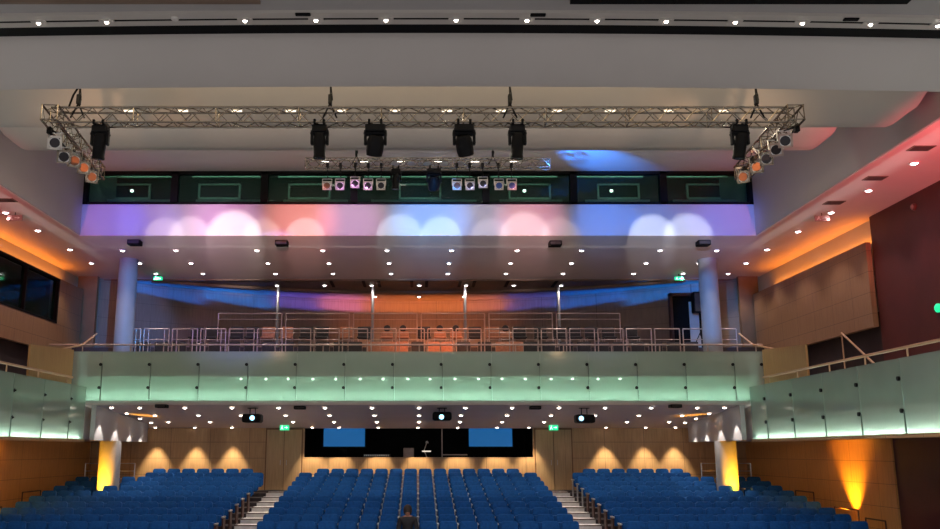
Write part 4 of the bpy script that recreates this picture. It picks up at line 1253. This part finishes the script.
rown = ['back row'] + [ORD[i] + ' row from the back' for i in range(2, 12)]
def seat_label(i, blk, k, n):
    if blk == 'centre':
        w = 'from left aisle' if k < n / 2 else 'from right aisle'
        kk = k + 1 if k < n / 2 else n - k
    else:
        w = 'from its aisle'; kk = k + 1
    return 'blue tip-up seat, %s block, %s, %s %s' % (blk, rown[i], ORD[kk], w)
allseats = [q for q in allseats if not (abs(abs(q[4]) - 10.58) < 0.68 and abs(rowD(q[0]) - 31.6) < 0.65) and not (q[0] == 4 and abs(abs(q[4]) - 10.85) < 0.3)]
indiv = [s for s in allseats if s[0] >= 4 or (s[0] == 3 and s[1] == 'centre')]
rest = [s for s in allseats if s not in indiv]
firsts = True
for (i, blk, k, n, x) in indiv:
    loc = V3(x, rowD(i), rowF(i))
    lab = seat_label(i, blk, k, n)
    if firsts:
        s = seat0; s.location = loc; s['label'] = lab; s['group'] = 'blue stalls seats'; firsts = False
    else:
        s = seat0.copy(); COL.objects.link(s); s.location = loc; s['label'] = lab; s['group'] = 'blue stalls seats'
        for (nm2, me, lc) in (('backrest', me_back, (0, 0, 0)), ('seat_cushion', me_cush, (0, 0, 0)), ('armrest', me_arm, (-0.275, 0, 0))):
            c = bpy.data.objects.new(nm2, me); COL.objects.link(c); c.parent = s; c.location = lc
            if nm2 == 'seat_cushion' and i == 10 and blk == 'centre' and k == 7:
                c.rotation_euler = (PI / 2, 0, 0); c.location = (0, 0.31, 0.41)
    last = (k == n - 1)
    if (blk in ('centre', 'right') and last) or (blk == 'left' and k == 0):
        c = bpy.data.objects.new('armrest', me_arm); COL.objects.link(c); c.parent = s; c.location = (0.275, 0, 0)
    aisle_x = None
    if blk == 'left' and k == 0: aisle_x = 0.275
    if blk == 'right' and k == 0: aisle_x = -0.275
    if blk == 'centre' and k == 0: aisle_x = -0.275
    if blk == 'centre' and last: aisle_x = 0.275
    if aisle_x is not None:
        c = bpy.data.objects.new('end_panel', end_me); COL.objects.link(c); c.parent = s; c.location = (aisle_x * 1.02, 0, 0)
# the far rows beyond the nearest 300 seats
st = bmesh.new()
for (i, blk, k, n, x) in rest:
    if False and abs(abs(x) - 10.58) < 0.68 and abs(rowD(i) - 31.6) < 0.65: continue
    T = Matrix.Translation(V3(x, rowD(i), rowF(i)))
    for me, off, mi in ((me_back, 0, 0), (me_cush, 0, 0), (me_arm, -0.275, 1)):
        t = bmesh.new(); t.from_mesh(me); t.transform(T @ Matrix.Translation((off, 0, 0)))
        for f in t.faces: f.material_index = mi
        tm = bpy.data.meshes.new('t'); t.to_mesh(tm); t.free()
        st.from_mesh(tm); bpy.data.meshes.remove(tm)
me = bpy.data.meshes.new('rear_seats'); st.to_mesh(me); st.free()
me.materials.append(M['blue_seat']); me.materials.append(M['steel'])
for p_ in me.polygons: p_.use_smooth = True
try: me.set_sharp_from_angle(angle=math.radians(40))
except Exception: pass
o = bpy.data.objects.new('rear_seats', me); COL.objects.link(o)
tag(o, 'rearmost rows of small blue seats in front of the back wall', 'seats', kind='stuff')

# =================================================================== PERSON in the centre block
def skin_mesh(name, verts, edges, radii, root, mat, parent=None, sub=2):
    me = bpy.data.meshes.new(name); me.from_pydata(verts, edges, []); me.update()
    o = bpy.data.objects.new(name, me); COL.objects.link(o)
    sk = o.modifiers.new('skin', 'SKIN')
    ss = o.modifiers.new('sub', 'SUBSURF'); ss.levels = sub; ss.render_levels = sub
    for i, r in enumerate(radii):
        me.skin_vertices[0].data[i].radius = (r, r) if not isinstance(r, tuple) else r
        me.skin_vertices[0].data[i].use_root = (i == root)
    dg = bpy.context.evaluated_depsgraph_get(); dg.update()
    nm = bpy.data.meshes.new_from_object(o.evaluated_get(dg))
    bpy.data.objects.remove(o)
    nm.name = name
    nm.materials.clear(); nm.materials.append(mat)
    for p in nm.polygons: p.use_smooth = True
    q = bpy.data.objects.new(name, nm); COL.objects.link(q)
    if parent is not None: q.parent = parent
    return q
PR = 10
pl = V3(-0.275, rowD(PR) - 0.30, rowF(PR))
person = thing('person', 'person with dark hair in a dark jacket sitting mid centre block at bottom edge', 'person', pl)
vs, es, rs = [], [], []
def add(p, r, par=None):
    vs.append(p); rs.append(r)
    if par is not None: es.append((par, len(vs) - 1))
    return len(vs) - 1
pel = add((0, 0.05, 0.50), 0.14)
ab = add((0, 0.06, 0.66), 0.13, pel); ch = add((0, 0.05, 0.84), 0.145, ab); sh = add((0, 0.03, 0.98), 0.10, ch)
nk = add((0, 0.02, 1.05), 0.05, sh); hd0 = add((0, 0.0, 1.12), 0.078, nk); hd1 = add((0, 0.0, 1.20), 0.09, hd0); hd2 = add((0, 0.01, 1.27), 0.065, hd1)
nose = add((0, -0.10, 1.15), 0.014, hd0)
for s in (-1, 1):
    a = add((0.19 * s, 0.04, 0.95), 0.065, sh); e = add((0.25 * s, -0.02, 0.70), 0.045, a); w = add((0.14 * s, -0.24, 0.62), 0.030, e)
    h = add((0.11 * s, -0.31, 0.61), 0.034, w)
    for j in range(4):
        f1 = add((0.11 * s + (j - 1.5) * 0.02, -0.355, 0.605), 0.010, h)
        f2 = add((0.11 * s + (j - 1.5) * 0.021, -0.39 - 0.006 * (1.5 - abs(j - 1.5)), 0.585), 0.008, f1)
    t1 = add((0.11 * s - 0.045 * s, -0.325, 0.61), 0.011, h); add((0.11 * s - 0.06 * s, -0.36, 0.60), 0.009, t1)
    th = add((0.10 * s, 0.0, 0.50), 0.09, pel); kn = add((0.13 * s, -0.42, 0.51), 0.065, th); an = add((0.13 * s, -0.40, 0.10), 0.045, kn); add((0.14 * s, -0.54, 0.05), 0.04, an)
skin_mesh('body', vs, es, rs, 0, M['skin'], person)
# jacket: same torso and arms, a little larger
vs, es, rs = [], [], []
pel = add((0, 0.05, 0.52), 0.155)
ab = add((0, 0.06, 0.66), 0.15, pel); ch = add((0, 0.05, 0.84), 0.165, ab); sh = add((0, 0.035, 0.975), 0.125, ch); add((0, 0.025, 1.055), 0.068, sh)
for s in (-1, 1):
    a = add((0.19 * s, 0.04, 0.95), 0.08, sh); e = add((0.25 * s, -0.02, 0.70), 0.06, a); w = add((0.145 * s, -0.22, 0.625), 0.045, e)
skin_mesh('jacket', vs, es, rs, 0, M['jacket'], person)
vs, es, rs = [], [], []
pel = add((0, 0.05, 0.50), 0.15)
for s in (-1, 1):
    th = add((0.10 * s, 0.0, 0.50), 0.10, pel); kn = add((0.13 * s, -0.42, 0.51), 0.078, th); an = add((0.13 * s, -0.40, 0.12), 0.058, kn)
skin_mesh('trousers', vs, es, rs, 0, M['jacket'], person)
b = MB()   # hair cap
b.lathe([(0.0, 0.115), (0.05, 0.108), (0.085, 0.08), (0.108, 0.03), (0.114, -0.02), (0.112, -0.08), (0.10, -0.13), (0.08, -0.13)], 20, 0, Matrix.Translation((0, 0.045, 1.215)) @ Matrix.Rotation(math.radians(-26), 4, 'X'))
b.build('hair', M['hair'], person, smooth=True)
b = MB()
for s in (-1, 1): b.lathe([(0, -0.012), (0.012, 0), (0, 0.012)], 8, 0, Matrix.Translation((0.034 * s, -0.088, 1.175)) @ Matrix.Rotation(PI / 2, 4, 'X'))
b.build('eyes', M['black'], person, smooth=True)
b = MB(); b.rbox(-0.025, 0.025, -0.083, -0.07, 1.10, 1.11, 0.004, 1); b.build('mouth', M['terracotta'], person)
for s in (-1, 1):
    b = MB(); b.lathe([(0, -0.03), (0.02, -0.015), (0.022, 0.015), (0, 0.03)], 8, 0, Matrix.Translation((0.09 * s, 0.01, 1.16))); b.build('ear', M['skin'], person, smooth=True)
